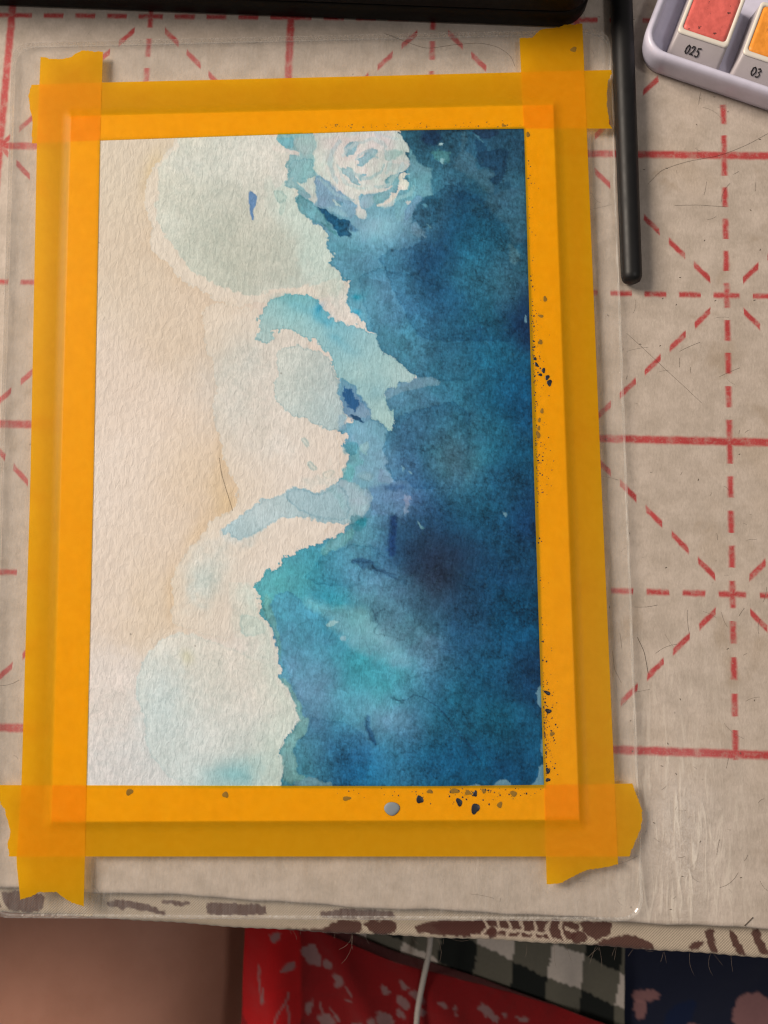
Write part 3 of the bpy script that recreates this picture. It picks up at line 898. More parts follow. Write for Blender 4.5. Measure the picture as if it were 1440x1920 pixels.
    for cx_, cy_, rx_, ry_, a0, a1, w_, c_, o_ in (
        (688, 302, 34, 30, .3, 2.6, 5, (158, 186, 184), .7), (690, 304, 48, 42, 3.4, 5.6, 5, (178, 196, 190), .7), (692, 304, 60, 50, .1, 1.3, 7, (172, 194, 190), .7), (690, 304, 58, 48, 1.7, 3.0, 6, (182, 198, 190), .7),
        (690, 306, 74, 58, 2.5, 3.9, 7, (168, 190, 186), .7), (690, 306, 74, 60, 4.3, 5.5, 5, (184, 198, 194), .6), (688, 300, 22, 18, 3.2, 6.0, 4, (160, 188, 186), .7), (694, 306, 68, 56, .9, 2.0, 4, (214, 208, 196), .8),
        (690, 306, 86, 66, 2.3, 3.3, 5, (200, 206, 194), .7), (690, 306, 96, 76, 1.9, 2.7, 6, (148, 180, 184), .6), (690, 306, 98, 84, .6, 1.3, 6, (150, 186, 188), .6), (692, 304, 42, 36, 5.7, 6.9, 5, (176, 196, 190), .7)):
        cv.line([(cx_ + rx_ * math.cos(a), cy_ + ry_ * math.sin(a)) for a in np.linspace(a0, a1, 10)], w_, c_, o_, 20, 2.0)

    # --- the curling arm and the pale eye shape
    eye = [(523, 657), (553, 645), (580, 650), (610, 663), (627, 690), (632, 713), (640, 753), (650, 777), (645, 800), (633, 807), (613, 805), (593, 793), (580, 785), (560, 780),
           (533, 770), (518, 753), (515, 730), (517, 713), (523, 700), (513, 670)]
    cv.poly(eye, [(530, 680, (206, 205, 190)), (560, 670, (202, 204, 190)), (540, 740, (200, 203, 190)), (590, 700, (184, 194, 188)), (620, 720, (176, 190, 188)), (600, 780, (172, 196, 192)), (635, 790, (150, 180, 186)), (570, 760, (190, 201, 190))],
            .9, 1.2, 11, .34, 0, False, 2.2)
    arm = [(697, 623), (667, 613), (623, 600), (610, 583), (593, 562), (580, 550), (557, 550), (527, 558), (503, 565), (495, 577), (492, 593), (480, 608), (487, 623), (475, 633), (490, 643),
           (503, 647), (512, 633), (510, 617), (523, 622), (530, 612), (547, 622), (567, 632), (590, 637), (600, 647), (610, 657), (620, 673), (628, 690), (630, 707), (647, 713), (667, 730), (680, 760), (695, 783), (713, 797),
           (727, 807), (737, 803), (738, 783), (730, 763), (718, 747), (720, 733), (753, 717), (780, 707), (757, 690), (740, 673), (705, 653), (708, 647)]
    cv.poly(arm, [(485, 630, (176, 194, 186)), (495, 605, (162, 190, 184)), (520, 575, (146, 190, 188)), (560, 565, (122, 184, 188)), (575, 590, (140, 190, 190)), (600, 585, (84, 168, 184)), (590, 622, (172, 200, 192)), (560, 615, (172, 198, 190)),
                  (625, 615, (116, 176, 188)), (640, 645, (136, 184, 190)), (655, 690, (160, 193, 189)), (690, 650, (150, 188, 190)), (720, 680, (164, 196, 191)), (760, 700, (174, 198, 193)), (690, 720, (150, 187, 187)), (720, 785, (176, 203, 194)), (700, 765, (156, 190, 188)), (640, 680, (150, 188, 188))],
            1.0, 1.1, 13, .42, 0, False, 2.2, power=5.5)
    for x, y, rx, ry, c, o in ((600, 580, 8, 12, (10, 142, 176), .8), (596, 592, 20, 10, (70, 164, 184), .5), (614, 604, 12, 10, (60, 160, 184), .5), (630, 636, 16, 8, (100, 174, 190), .5), (655, 655, 20, 10, (124, 180, 190), .5),
                               (675, 700, 22, 16, (172, 200, 194), .5), (560, 575, 26, 8, (104, 176, 186), .4), (705, 735, 14, 18, (134, 178, 184), .5)):
        cv.blob(x, y, rx, ry, c, o, .5)
    cv.blob(545, 560, 40, 8, (100, 165, 165), .4)
    cv.poly([(632, 707), (647, 710), (663, 723), (677, 743), (693, 767), (697, 785), (683, 795), (667, 791), (653, 785), (646, 770), (643, 753), (634, 735)], [(640, 725, (104, 170, 184)), (655, 735, (70, 130, 164)), (668, 750, (60, 112, 152)), (688, 775, (120, 158, 178))], .9, 2.5, 12, .12, power=7.0)
    cv.poly([(645, 725), (655, 730), (668, 745), (676, 758), (667, 772), (657, 768), (648, 745)], (32, 84, 128), .95, 1.6, 13)
    cv.poly([(653, 777), (670, 781), (684, 793), (664, 790)], (22, 66, 100), .95, 1.2, 8)
    cv.poly([(634, 780), (650, 780), (650, 806), (636, 806)], (146, 176, 188), .6, 3, 8)
    # pale strip running left
    strip = [(410, 988), (433, 983), (467, 953), (500, 932), (533, 927), (533, 922), (547, 912), (563, 912), (577, 918), (593, 925), (613, 917), (627, 903), (660, 900), (690, 930), (690, 960), (660, 982),
             (633, 980), (617, 980), (600, 977), (577, 973), (560, 970), (527, 970), (507, 983), (487, 997), (467, 1005), (447, 1010), (427, 1005)]
    cv.poly(strip, [(420, 992, (162, 190, 192)), (450, 985, (178, 197, 196)), (500, 950, (192, 202, 198)), (545, 925, (168, 192, 192)), (600, 950, (168, 190, 192)), (640, 930, (158, 184, 190)), (640, 965, (176, 198, 194)), (670, 940, (140, 172, 182))],
            .95, 1.4, 9, .22)
    cv.poly([(533, 925), (550, 914), (565, 914), (580, 920), (597, 927), (615, 918), (640, 905), (660, 950), (650, 975), (600, 975), (570, 965), (548, 945)], (152, 182, 188), .5, 1.2, 7, .3)
    cv.poly([(655, 972), (670, 960), (690, 970), (690, 985), (672, 998), (655, 985)], (46, 130, 146), .6, 3, 8)
    cv.poly([(563, 822), (575, 820), (581, 835), (574, 842)], (204, 206, 192), .8, 1.2, 4, .3)
    cv.poly([(575, 868), (585, 864), (597, 880), (585, 884)], (198, 204, 190), .7, 1.2, 4, .3)
    cv.poly([(602, 890), (610, 880), (632, 880), (615, 900)], (214, 208, 190), .5, 1.2, 4, .2)
    cv.poly([(642, 836), (660, 826), (672, 834), (668, 850), (660, 856), (648, 848)], (84, 146, 162), .8, 1.3, 7, .2)
    cv.poly([(640, 885), (655, 868), (668, 880), (660, 900), (645, 905)], (104, 166, 170), .7, 2, 8)
    cv.poly([(678, 828), (692, 826), (690, 846), (680, 850)], (150, 184, 190), .6, 1.2, 6, .2)

    # --- ink like veins and granulation in the dark
    dark = lambda: None
    for pts, w, o in (
        ([(664, 1048), (680, 1050), (695, 1056), (720, 1074), (742, 1078)], 3, .8), ([(682, 1054), (676, 1070), (674, 1086)], 2.2, .8), ([(690, 1052), (705, 1040), (722, 1044)], 2, .6),
        ([(732, 960), (734, 985), (732, 1010), (738, 1040), (745, 1060)], 7, .5), ([(700, 1062), (730, 1082), (760, 1090)], 4, .6), ([(735, 1310), (760, 1312), (775, 1303), (792, 1308), (815, 1325), (840, 1350), (862, 1378), (880, 1400), (897, 1424)], 3, .85),
        ([(738, 1306), (756, 1318)], 2, .7), ([(688, 1340), (684, 1355), (692, 1372), (700, 1395)], 4, .7), ([(695, 1140), (706, 1152), (712, 1170), (704, 1185), (722, 1192)], 1.8, .6),
        ([(720, 1140), (700, 1160), (712, 1150)], 1.6, .6), ([(770, 1270), (800, 1262), (840, 1256), (870, 1250)], 2.2, .5), ([(820, 1170), (850, 1165), (890, 1180), (920, 1178)], 2.2, .5), ([(850, 630), (880, 615), (905, 618), (930, 600)], 2, .5),
        ([(790, 650), (820, 655), (835, 680), (830, 700)], 1.8, .5), ([(930, 880), (926, 900), (930, 920)], 1.8, .5), ([(905, 1000), (930, 998), (955, 995)], 2, .5), ([(770, 840), (800, 848), (820, 842)], 1.8, .5), ([(968, 400), (940, 380), (930, 400)], 1.8, .5),
        ([(865, 400), (880, 395), (895, 398)], 2, .5), ([(880, 405), (900, 400), (925, 412)], 1.6, .5),
    ):
        cv.line(pts, w * .62, (20, 50, 82), o * .62, 18, 2.2)
    g1 = fbm(X / 9, Y / 9, 71, 4, .65)
    g2 = fbm(X / 3.2, Y / 3.2, 91, 2, .6)
    g3 = fbm(X / 60, Y / 60, 41, 5, .6)
    crack = 1 - np.abs(fbm(X / 17, Y / 17, 55, 4, .62)) * 14
    crack = np.clip(crack, 0, 1) * sstep(-.05, .12, fbm(X / 50, Y / 50, 66, 3))
    lum = cv.rgb.mean(-1)
    depth = (1 - sstep(.08, .45, lum)) * seamask
    g4 = fbm(X / 4.2, Y / 5.2, 303, 3, .7)
    f = 1 + (g1 * .85 + .42 * fbm(X / 20, Y / 24, 411, 4, .66) + g2 * .6 + g4 * .5 + g3 * .75) * depth - .30 * crack * depth
    f = f * (1 + seamask * (1 - depth) * (g3 * .35 + g2 * .16 + g1 * .16))
    spec = sstep(.16, .25, g1) * depth
    f = f - .30 * spec
    pale = sstep(.20, .30, fbm(X / 6.5, Y / 6.5, 131, 3, .6)) * depth
    sm_ = seamask * (1 - sstep(.30, .52, lum))
    for sc_, sd_, dk_ in ((70, 201, .16), (42, 223, .12), (110, 241, .16)):
        q_ = fbm(X / sc_, Y / sc_, sd_, 5, .6)
        gl_ = sstep(0, .012, q_) * np.exp(-np.maximum(q_, 0) * 11)
        f = f * (1 - dk_ * gl_ * sm_)
        f = f * (1 + .5 * dk_ * (1 - sstep(-.012, 0, q_)) * np.exp(np.minimum(q_, 0) * 14) * sm_)
    f = f * (1 + (1 / max(.4, float(f[seamask > .9].mean())) - 1) * sm_ * 1.06)
    rgb = cv.rgb * np.clip(f, .35, 1.7)[..., None]
    rgb = rgb + pale[..., None] * np.array([.006, .018, .022])
    wash = sstep(.02, .10, cv.rgb[..., 2] * 1.12 - cv.rgb[..., 0]) * (1 - seamask)
    rgb = rgb * (1 + (wash * (g3 * .20 + g1 * .16 + g2 * .14))[..., None] * np.array([1.3, .9, .8]))
    # hue drift of the pigment
    hd = fbm(X / 45, Y / 45, 151, 4, .6) * seamask
    rgb = rgb * (1 + hd[..., None] * np.array([-.22, .16, .04]))
    rgb = rgb * (1 + depth[..., None] * np.array([-.10, -.01, -.05]))
    # cream side: faint mottling
    lm = (1 - seamask)
    rgb = rgb * (1 + lm[..., None] * (g3 * .08 + g2 * .05)[..., None] * np.array([.6, 1, 1.4]))
    cv.rgb = np.clip(rgb, .003, .88)
    cv.blob(806, 1085, 62, 62, (40, 58, 82), .25, 0, False, 60)
    cv.blob(850, 1030, 50, 34, (30, 52, 80), .4, 0, False, 40)
    cv.blob(985, 585, 14, 46, (16, 44, 80), .6)
    ds_ = np.exp(-(((X - 806) / 75) ** 2 + ((Y - 1075) / 75) ** 2))
    cv.rgb *= (1 - ds_ * np.clip(.12 + 1.5 * g1 + .9 * g4, 0, .5))[..., None]
    # paler dry edges where the tape kept the colour off
    for pts in ([(1012, 1285), (1030, 1285), (1030, 1330), (1010, 1325), (1006, 1300)], [(1016, 1380), (1030, 1380), (1030, 1425), (1014, 1415)], [(1010, 1432), (1030, 1432), (1030, 1480), (985, 1480), (1008, 1462)],
                [(930, 1466), (945, 1460), (960, 1470), (950, 1480), (920, 1480)], [(880, 1474), (900, 1470), (905, 1482), (870, 1482)], [(982, 590), (986, 590), (988, 608), (982, 604)], [(944, 958), (952, 962), (950, 972)],
                [(752, 880), (757, 876), (756, 886)], [(764, 882), (772, 888), (766, 890)], [(783, 975), (788, 980), (792, 992), (786, 986)]):
        cv.poly(pts, (112, 152, 164), .8, 1.0, 6)
    # darker pool along the tape
    eb = np.exp(-np.abs(X - (982 + (Y - 245) * .0312)) / 3.0) * .45 * seamask
    eb = np.maximum(eb, np.exp(-np.abs(Y - (246 - (X - 745) * .02)) / 2.5) * .4 * seamask * (X > 745))
    eb = np.maximum(eb, np.exp(-np.abs(Y - 1473) / 2.0) * .4 * seamask)
    cv.rgb *= (1 - eb[..., None])
    # stray dark specks
    for (x, y, r) in ((245, 1189, 1.6), (186, 455, 1.2), (366, 1211, 1.4), (527, 700, 1.6)):
        cv.blob(x, y, r, r, (90, 80, 70), .8, 0, False, 0)
    return cv.rgb


ZP = ZB + PAPER_T
pc = [unproj(133, 218, ZP), unproj(1037, 197, ZP), unproj(1086, 1537, ZP), unproj(97, 1541, ZP)]   # TL TR BR BL
NU, NV = 600, 850
su = np.linspace(0, 1, NU)[None, :, None]
sv = np.linspace(0, 1, NV)[:, None, None]
P = (pc[0] * (1 - su) + pc[1] * su) * (1 - sv) + (pc[3] * (1 - su) + pc[2] * su) * sv
PX, PY = project(P)
col = paint(PX, PY)
inner = [(186, 261), (745, 245), (983, 240), (1004, 800), (1022, 1476), (162, 1476), (175, 800)]
un = sstep(0, 3, poly_sd(inner, PX, PY))
col = col * (1 - un[..., None]) + np.array([.80, .77, .72]) * un[..., None]
# skirt so the sheet has its thickness
Pt = np.concatenate([P[:1] - [0, 0, PAPER_T - .03], P, P[-1:] - [0, 0, PAPER_T - .03]], 0)
Pt = np.concatenate([Pt[:, :1] * 1.0, Pt, Pt[:, -1:] * 1.0], 1)
Pt[:, 0, 2] = ZB + .03
Pt[:, -1, 2] = ZB + .03
colt = np.concatenate([col[:1], col, col[-1:]], 0)
colt = np.concatenate([colt[:, :1], colt, colt[:, -1:]], 1)


def mat_paper():
    t = NT('watercolour_paper')
    o = t.obj()
    at = t.n('Attribute', attribute_name='pigment')
    a = t.noise(t.mapping(o, (1.0, .46, 1)), 700, 3, .55, .5)
    b = t.noise(t.mapping(o, (1.0, .7, 1)), 1500, 2, .5)
    h = t.m('ADD', t.m('MULTIPLY', t.ramp(a, .28, .72), 1.0), t.m('MULTIPLY', b, .25))
    nm = t.bump(h, .52, .00017)
    # pigment settles in the hollows of the tooth
    c = t.mix(1.0, at.outputs['Color'], t.m('ADD', .93, t.m('MULTIPLY', t.ramp(a, .3, .7), .10)), 'MULTIPLY')
    return t.done(t.bsdf(c, .78, .16, nm))


painting = link('watercolour_painting', grid_mesh('watercolour_painting', Pt, colt), mat_paper())
tag(painting, 'watercolour painting of deep blue sea meeting pale sandy foam, taped down', 'painting')

# ------------------------------------------------------------------ masking tape


def mat_tape():
    """thin dyed film: scatters some light back and lets the rest through diffusely"""
    t = NT('yellow_washi_tape')
    o = t.obj()
    n = t.noise(o, 160, 4, .6)
    fine = t.noise(o, 1400, 3, .6)
    nm = t.bump(t.m('ADD', t.m('MULTIPLY', n, .7), t.m('MULTIPLY', fine, .3)), .10, .0003)
    df = t.n('BsdfDiffuse')
    t.set(df.inputs[0], t.mix(t.ramp(t.noise(o, 420, 4, .6), .3, .75), (.325, .178, .003), (.345, .196, .005)))
    t.set(df.inputs['Normal'], nm)
    tl_ = t.n('BsdfTranslucent')
    t.set(tl_.inputs[0], t.mix(t.ramp(n, .3, .7), (.655, .385, .005), (.67, .41, .008)))
    ad = t.n('AddShader')
    t.t.links.new(df.outputs[0], ad.inputs[0])
    t.t.links.new(tl_.outputs[0], ad.inputs[1])
    gl = t.n('BsdfGlossy')
    gl.inputs['Roughness'].default_value = .38
    t.set(gl.inputs['Normal'], nm)
    mx = t.n('MixShader')
    mx.inputs[0].default_value = .008
    t.t.links.new(ad.outputs[0], mx.inputs[1])
    t.t.links.new(gl.outputs[0], mx.inputs[2])
    return t.done(mx.outputs[0])


TAPE = mat_tape()
paper_quad = np.array([p[:2] for p in pc])
tape_h = []


def drape(XY, off):
    d = poly_sd(paper_quad, XY[..., 0], XY[..., 1])
    g = np.where(d <= 0, 1.0, np.clip(1 - np.maximum(d, 0) / 3.6, 0, 1) ** 2.2)
    return ZB + .05 + off + (PAPER_T + .05) * g


def interp_profile(prof, ts, key):
    """prof: px points ordered across the tape; returns px at fraction ts of its across coordinate"""
    prof = np.asarray(prof, float)
    k = prof[:, key]
    tt = (k - k[0]) / (k[-1] - k[0])
    tt = np.maximum.accumulate(tt + np.arange(len(tt)) * 1e-6)
    return np.stack([np.interp(ts, tt, prof[:, 0]), np.interp(ts, tt, prof[:, 1])], -1)


def strip_mesh(name, endA, endB, key, off, sideA=None, sideB=None, n_len=260, n_w=84):
    ts = np.linspace(0, 1, n_w)
    A = interp_profile(endA, ts, key)
    B = interp_profile(endB, ts, key)
    jag = np.array([random.uniform(-1, 1) for _ in ts])
    other = 1 - key
    A[1:-1, other] += .7 * jag[1:-1] + 3.0 * fbm(np.arange(n_w) / 6.0 + key * 40, np.zeros(n_w) + off * 90, 7, 3)[1:-1]
    B[1:-1, other] -= .7 * np.roll(jag, 5)[1:-1] + 3.0 * fbm(np.arange(n_w) / 7.0 + key * 20, np.zeros(n_w) + off * 50 + 4, 8, 3)[1:-1]
    s = np.linspace(0, 1, n_len)
    s = s[:, None, None]
    px = A[None] * (1 - s) + B[None] * s
    # bend of the straight sides: add sideA/sideB offsets interpolated across
    for side, w in ((sideA, 1 - ts), (sideB, ts)):
        if side:
            sp = np.array(side, float)
            offv = np.interp(s[:, 0, 0], sp[:, 0], sp[:, 1])
            px[..., key] += offv[:, None] * w[None, :]
    Pw = unproj_arr(px[..., 0], px[..., 1], ZB + .4)
    Pw[..., 2] = drape(Pw, off)
    # keep the outline at its own height's sight line
    Pw2 = unproj_arr(px[..., 0], px[..., 1], Pw[..., 2])
    Pw2[..., 2] = drape(Pw2, off)
    return Pw2


tape_specs = [
    ('top', [(60, 159), (53, 179), (55, 202), (61, 225), (60, 269)], [(1146, 131), (1148, 137), (1140, 154), (1138, 195), (1142, 230), (1148, 241)], 1, .0,
     [(0, 0), (.12, -1), (.6, 0), (1, 0)], [(0, 0), (.12, -2.5), (.62, -7), (.85, -4), (1, 0)], 'yellow tape strip across the cream and dark blue top edge of painting'),
    ('bottom', [(-4, 1472), (0, 1507), (8, 1517), (15, 1543), (20, 1560), (15, 1580), (17, 1606)], [(1186, 1469), (1196, 1496), (1205, 1521), (1202, 1554), (1190, 1579), (1180, 1606)], 1, .0,
     [(0, 0), (.5, 3), (.7, 4), (.87, 2), (1, 0)], None, 'yellow tape strip along the painting edge facing the table front, with grey paint drop'),
    ('left', [(76, 107), (86, 107.5), (93, 110), (112, 110.5), (130, 109), (142, 101), (153, 95), (193, 97)], [(38, 1687), (60, 1680), (73, 1673), (107, 1673), (115, 1680), (133, 1692), (157, 1700)], 0, .07,
     [(0, 0), (.1, -3), (.5, 0), (.86, -3), (.95, -9), (.96, -8), (1, 0)], [(0, 0), (.1, -2), (.5, 0), (1, 0)], 'clean yellow tape strip along the cream side of the painting'),
    ('right', [(974, 71.5), (1000, 69.6), (1006, 62), (1014, 55), (1045, 52), (1060, 47), (1092, 44)], [(1025, 1658), (1052, 1656), (1077, 1642), (1102, 1631), (1136, 1626), (1159, 1621)], 0, .07,
     [(0, 0), (.12, 3), (.5, 1), (.9, 1), (1, 0)], [(0, 0), (.5, -1), (.9, 0), (1, 0)], 'yellow tape strip speckled with dark paint along the blue side of painting'),
]
tapes = {}
for nm_, a_, b_, key, off, sA, sB, lab in tape_specs:
    me = grid_mesh('masking_tape', strip_mesh(nm_, a_, b_, key, off, sA, sB))
    o = link('masking_tape', me, TAPE)
    tag(o, lab, 'tape', 'tape strips around the painting')
    tapes[nm_] = o

# dried paint on the tape


def blob_mesh_data(px, py, rx, ry, off, h, rot=0.0, irregular=.25, seg=18):
    w0 = unproj(px, py, ZB + PAPER_T)
    sc = (CAM[2] - ZB) / F_PX
    V = []
    ph = random.uniform(0, 6)
    rings = ((1.0, 0.0), (.8, .75), (.4, 1.0))
    for fr, fh in rings:
        for k in range(seg):
            a = 2 * math.pi * k / seg
            r = 1 + irregular * (math.sin(2 * a + ph) * .6 + math.sin(3 * a + 2 * ph) * .5)
            x, y = rx * r * math.cos(a) * fr, ry * r * math.sin(a) * fr
            x, y = x * math.cos(rot) - y * math.sin(rot), x * math.sin(rot) + y * math.cos(rot)
            q = np.array([w0[0] + x * sc, w0[1] + y * sc])
            V.append((q[0], q[1], float(drape(q[None], off)[0]) + .01 + h * fh))
    n = seg
    Fc = []
    for r in range(2):
        for k in range(n):
            Fc.append((r * n + k, r * n + (k + 1) % n, (r + 1) * n + (k + 1) % n, (r + 1) * n + k))
    Fc.append(tuple(2 * n + k for k in range(n)))
    return V, Fc


INK = simple_mat('dried_navy_paint', (.012, .014, .024), .4, .5)
OLIVE = simple_mat('thin_paint_stain', (.26, .14, .016), .5, .3, .4)
GREY = simple_mat('grey_blue_paint', (.23, .265, .30), .5, .2, .12)

big = [(787, 1499, 5.5, 8, .4, 'bottom', 0), (861, 1504, 5.5, 7, .2, 'bottom', 0), (891, 1516, 7, 10, 0, 'bottom', 0), (852, 1483, 8, 5, 0, 'bottom', 1), (891, 1488, 4, 5, 0, 'bottom', 0),
       (907, 1483, 4, 4, 0, 'bottom', 1), (963, 1488, 6, 5, .2, 'bottom', 1), (877, 1486, 4.5, 5, 0, 'bottom', 1), (937, 1509, 5, 5, 0, 'bottom', 2), (806, 1484, 5, 4, 0, 'bottom', 2), (650, 1497, 7, 4, 0, 'bottom', 2),
       (1026, 1299, 6, 3.5, -.3, 'right', 0), (1028, 1333, 6, 4, .1, 'right', 0), (1027, 1445, 4, 5, 0, 'right', 0), (1027, 1462, 4, 3.5, 0, 'right', 0),
       (1013, 642, 5, 4, 0, 'right', 1), (1003, 673, 3, 3.5, 0, 'right', 0), (1019, 695, 3.5, 5, .2, 'right', 0), (1013, 703, 3.5, 3, 0, 'right', 0), (1026, 708, 4, 5, 0, 'right', 0), (1030, 718, 5, 6, .4, 'right', 0),
       (1006, 684, 2.5, 6, .5, 'right', 0), (1022, 561, 4, 5, 0, 'right', 1), (1014, 593, 5, 3, 0, 'right', 2), (1016, 771, 3.5, 4.5, 0, 'right', 1), (1011, 788, 3, 4, 0, 'right', 1), (1010, 803, 3, 4, 0, 'right', 2), (1009, 815, 4, 7, .2, 'right', 2),
       (1076, 91, 7, 5, .1, 'right', 1), (990, 253, 4, 5, 0, 'right', 1), (243, 1485, 6, 6, 0, 'bottom', 2), (423, 1490, 5, 6, 0, 'bottom', 2), (945, 236, 4, 2.5, 0, 'top', 1), (1035, 1376, 4, 4, 0, 'right', 2)]
for px, py, rx, ry, rot, tp, kd in big:
    V, Fc = blob_mesh_data(px, py, rx, ry, .07 if tp == 'right' else .0, .10 if kd == 0 else .03, rot)
    o = link('paint_spot', mesh_from('paint_spot', V, Fc), (INK, OLIVE, OLIVE)[kd], tapes[tp])
for tp, n, fn in (('right', 420, lambda: (random.gauss(1013, 10), random.choice([random.gauss(690, 60), random.gauss(860, 40), random.gauss(1380, 60), random.gauss(1360, 40), random.uniform(250, 1460)]))),
                  ('bottom', 90, lambda: (random.gauss(890, 120), 1478 + abs(random.gauss(0, 14)))), ('top', 60, lambda: (random.uniform(600, 975), 240 - abs(random.gauss(0, 5))))):
    allV, allF = [], []
    for _ in range(n):
        x, y = fn()
        e = 984 + (y - 245) * .0305
        if tp == 'right':
            x = e + 1.5 + abs(x - 1003 + random.gauss(0, 5)) * random.choice([.15, .5, 1.0])
            if y < 250 or y > 1465 or x > e + 48:
                continue
        elif x > 1015 or (tp == 'bottom' and (x < 620 or y > 1536)):
            continue
        r = random.choice([.5, .6, .7, .8, .9, 1.0, 1.2, 1.6])
        V, Fc = blob_mesh_data(x, y, r, r * random.uniform(.7, 1.3), .07 if tp == 'right' else 0, .03, random.uniform(0, 3), .3, 7)
        b = len(allV)
        allV += V
        allF += [tuple(i + b for i in f) for f in Fc]
    o = link('paint_specks', mesh_from('paint_specks', allV, allF), INK if tp != 'top' else OLIVE, tapes[tp])
    o['kind'] = 'stuff'
V, Fc = blob_mesh_data(735, 1516, 13.5, 12, 0, .9, 0, .05, 20)
w0 = unproj(735, 1516, ZB + PAPER_T)
V, Fc = [], []
seg, zb = 24, float(drape(w0[None, :2], 0)[0]) + .01
loops = []
for fr, fh in ((1, 0), (.97, .3), (.88, .6), (.7, .85), (.45, .97), (.2, 1.0)):
    loops.append([(w0[0] + 2.15 * fr * math.cos(a) * (1 + .07 * math.sin(2 * a + 1) + .04 * math.sin(3 * a)), w0[1] + 1.9 * fr * math.sin(a) * (1 + .05 * math.sin(3 * a)), zb + .36 * fh) for a in [2 * math.pi * k / seg for k in range(seg)]])
V, Fc = loft(loops)
drop = link('paint_drop', mesh_from('paint_drop', V, Fc), GREY)
tag(drop, 'round grey blue bead of wet paint sitting on yellow tape', 'paint drop')

# ------------------------------------------------------------------ paint brush
BLACK = simple_mat('black_lacquer', (.009, .009, .010), .48, .30, .2, 200)
METAL = simple_mat('ferrule_metal', (.55, .55, .56), .3, .5)
BRIST = simple_mat('bristle_brown', (.10, .05, .02), .7, .3)
b0 = unproj(1184.5, 531, 3.2)
b1 = unproj(1165, 0, 3.5)
dv = (b1 - b0)
dv[2] = 0
dv /= np.linalg.norm(dv)
prof = [(0, .9), (.15, 1.7), (.6, 2.5), (1.4, 2.95), (2.6, 3.15), (20, 3.22), (50, 3.35), (80, 3.4), (120, 3.5), (150, 3.3), (165, 2.9)]
pts = [(b0[0] + dv[0] * d, b0[1] + dv[1] * d, .06 + max(3.2, r)) for d, r in prof]
V, Fc = tube(pts, [r for d, r in prof], 28)
brush = bpy.data.objects.new('paint_brush', None)
C.objects.link(brush)
hd_ = link('handle', mesh_from('handle', V, Fc), BLACK, brush)
pts2 = [(b0[0] + dv[0] * d, b0[1] + dv[1] * d, 3.56) for d in (164, 170, 190, 191)]
V, Fc = tube(pts2, [2.95, 3.1, 3.0, 2.9], 24)
link('ferrule', mesh_from('ferrule', V, Fc), METAL, brush)
pts2 = [(b0[0] + dv[0] * d, b0[1] + dv[1] * d, 3.5) for d in (189, 196, 204, 211, 214)]
V, Fc = tube(pts2, [2.8, 3.2, 2.4, 1.0, .2], 20)
link('bristles', mesh_from('bristles', V, Fc), BRIST, brush)
tag(brush, 'slim black round brush handle lying on felt beside the clear board', 'brush')

# ------------------------------------------------------------------ black case
c_bl = unproj(-160, 6, .05)
c_br = unproj(1098, 55, .05)
dx_ = (c_br - c_bl)[:2]
wd = np.linalg.norm(dx_)
ang = math.atan2(dx_[1], dx_[0])
cd = 95.0
case_mat = simple_mat('black_case_plastic', (.005, .004, .0035), .5, .2, .3, 120, .15, 1500)
case = bpy.data.objects.new('black_case', None)
C.objects.link(case)
case.location = (c_bl[0] / 1000, c_bl[1] / 1000, 0.00005)
case.rotation_euler = (0, 0, ang)


def case_loop(ins, z):
    return [(x, y, z) for x, y in rrect(wd - 2 * ins, cd - 2 * ins, 9.5 - ins, 8, wd / 2, cd / 2)]


V, Fc = loft([case_loop(.8, 0), case_loop(0, .8), case_loop(0, 6.8), case_loop(.4, 7.1), case_loop(.4, 7.1)], True, True)
link('base', mesh_from('base', V, Fc), case_mat, case)
V, Fc = loft([case_loop(.3, 7.4), case_loop(0, 7.7), case_loop(0, 22.5), case_loop(.8, 23.6), case_loop(2, 24)], True, True)
link('lid', mesh_from('lid', V, Fc), case_mat, case)
tag(case, 'flat black case with rounded corners on felt past the clear board', 'case')

# ------------------------------------------------------------------ paint palette
LILAC = simple_mat('lilac_white_plastic', (.68, .66, .82), .36, .45, .14, 220)
LIPW = simple_mat('pan_lip_plastic', (.78, .73, .66), .35, .5, .05, 300)
PANSHADE = simple_mat('pan_shaded_plastic', (.44, .40, .42), .4, .5, .06, 300)  # pan plastic darkened below the lip, shade of the front put in the colour
PEN = simple_mat('marker_ink', (.012, .010, .012), .6, .3)


def paint_mat(name, col, spots=True):
    t = NT(name)
    o = t.obj()
    n = t.noise(o, 260, 4, .6)
    c = t.mix(t.ramp(n, .3, .75), tuple(col), tuple(min(1, x * 1.25 + .01) for x in col))
    c = t.mix(t.m('MULTIPLY', t.ramp(t.noise(o, 620, 2), .69, .72), .85 if spots else .3), c, (.05, .03, .03))
    nm = t.bump(t.noise(o, 330, 4), .55, .0008)
    return t.done(t.bsdf(c, .45, .4, nm))


PINK = paint_mat('coral_pink_paint', (.64, .125, .108))
ORNG = paint_mat('orange_paint', (.80, .29, .035), False)
t0 = unproj(1181, 131, .05)          # front left corner of the tray where it meets the felt
t1 = unproj(1440, 219, .05)
dv2 = (t1 - t0)[:2]
tang = math.atan2(dv2[1], dv2[0])
tray = bpy.data.objects.new('paint_palette', None)
C.objects.link(tray)
tray.location = (t0[0] / 1000, t0[1] / 1000, .00006)
tray.rotation_euler = (0, 0, tang)
TW, TD = 128.0, 84.0


def tl(ins, z, r=8.5):
    return [(x, y, z) for x, y in rrect(TW - 2 * ins, TD - 2 * ins, max(r - ins, 1.2), 10, TW / 2, TD / 2)]


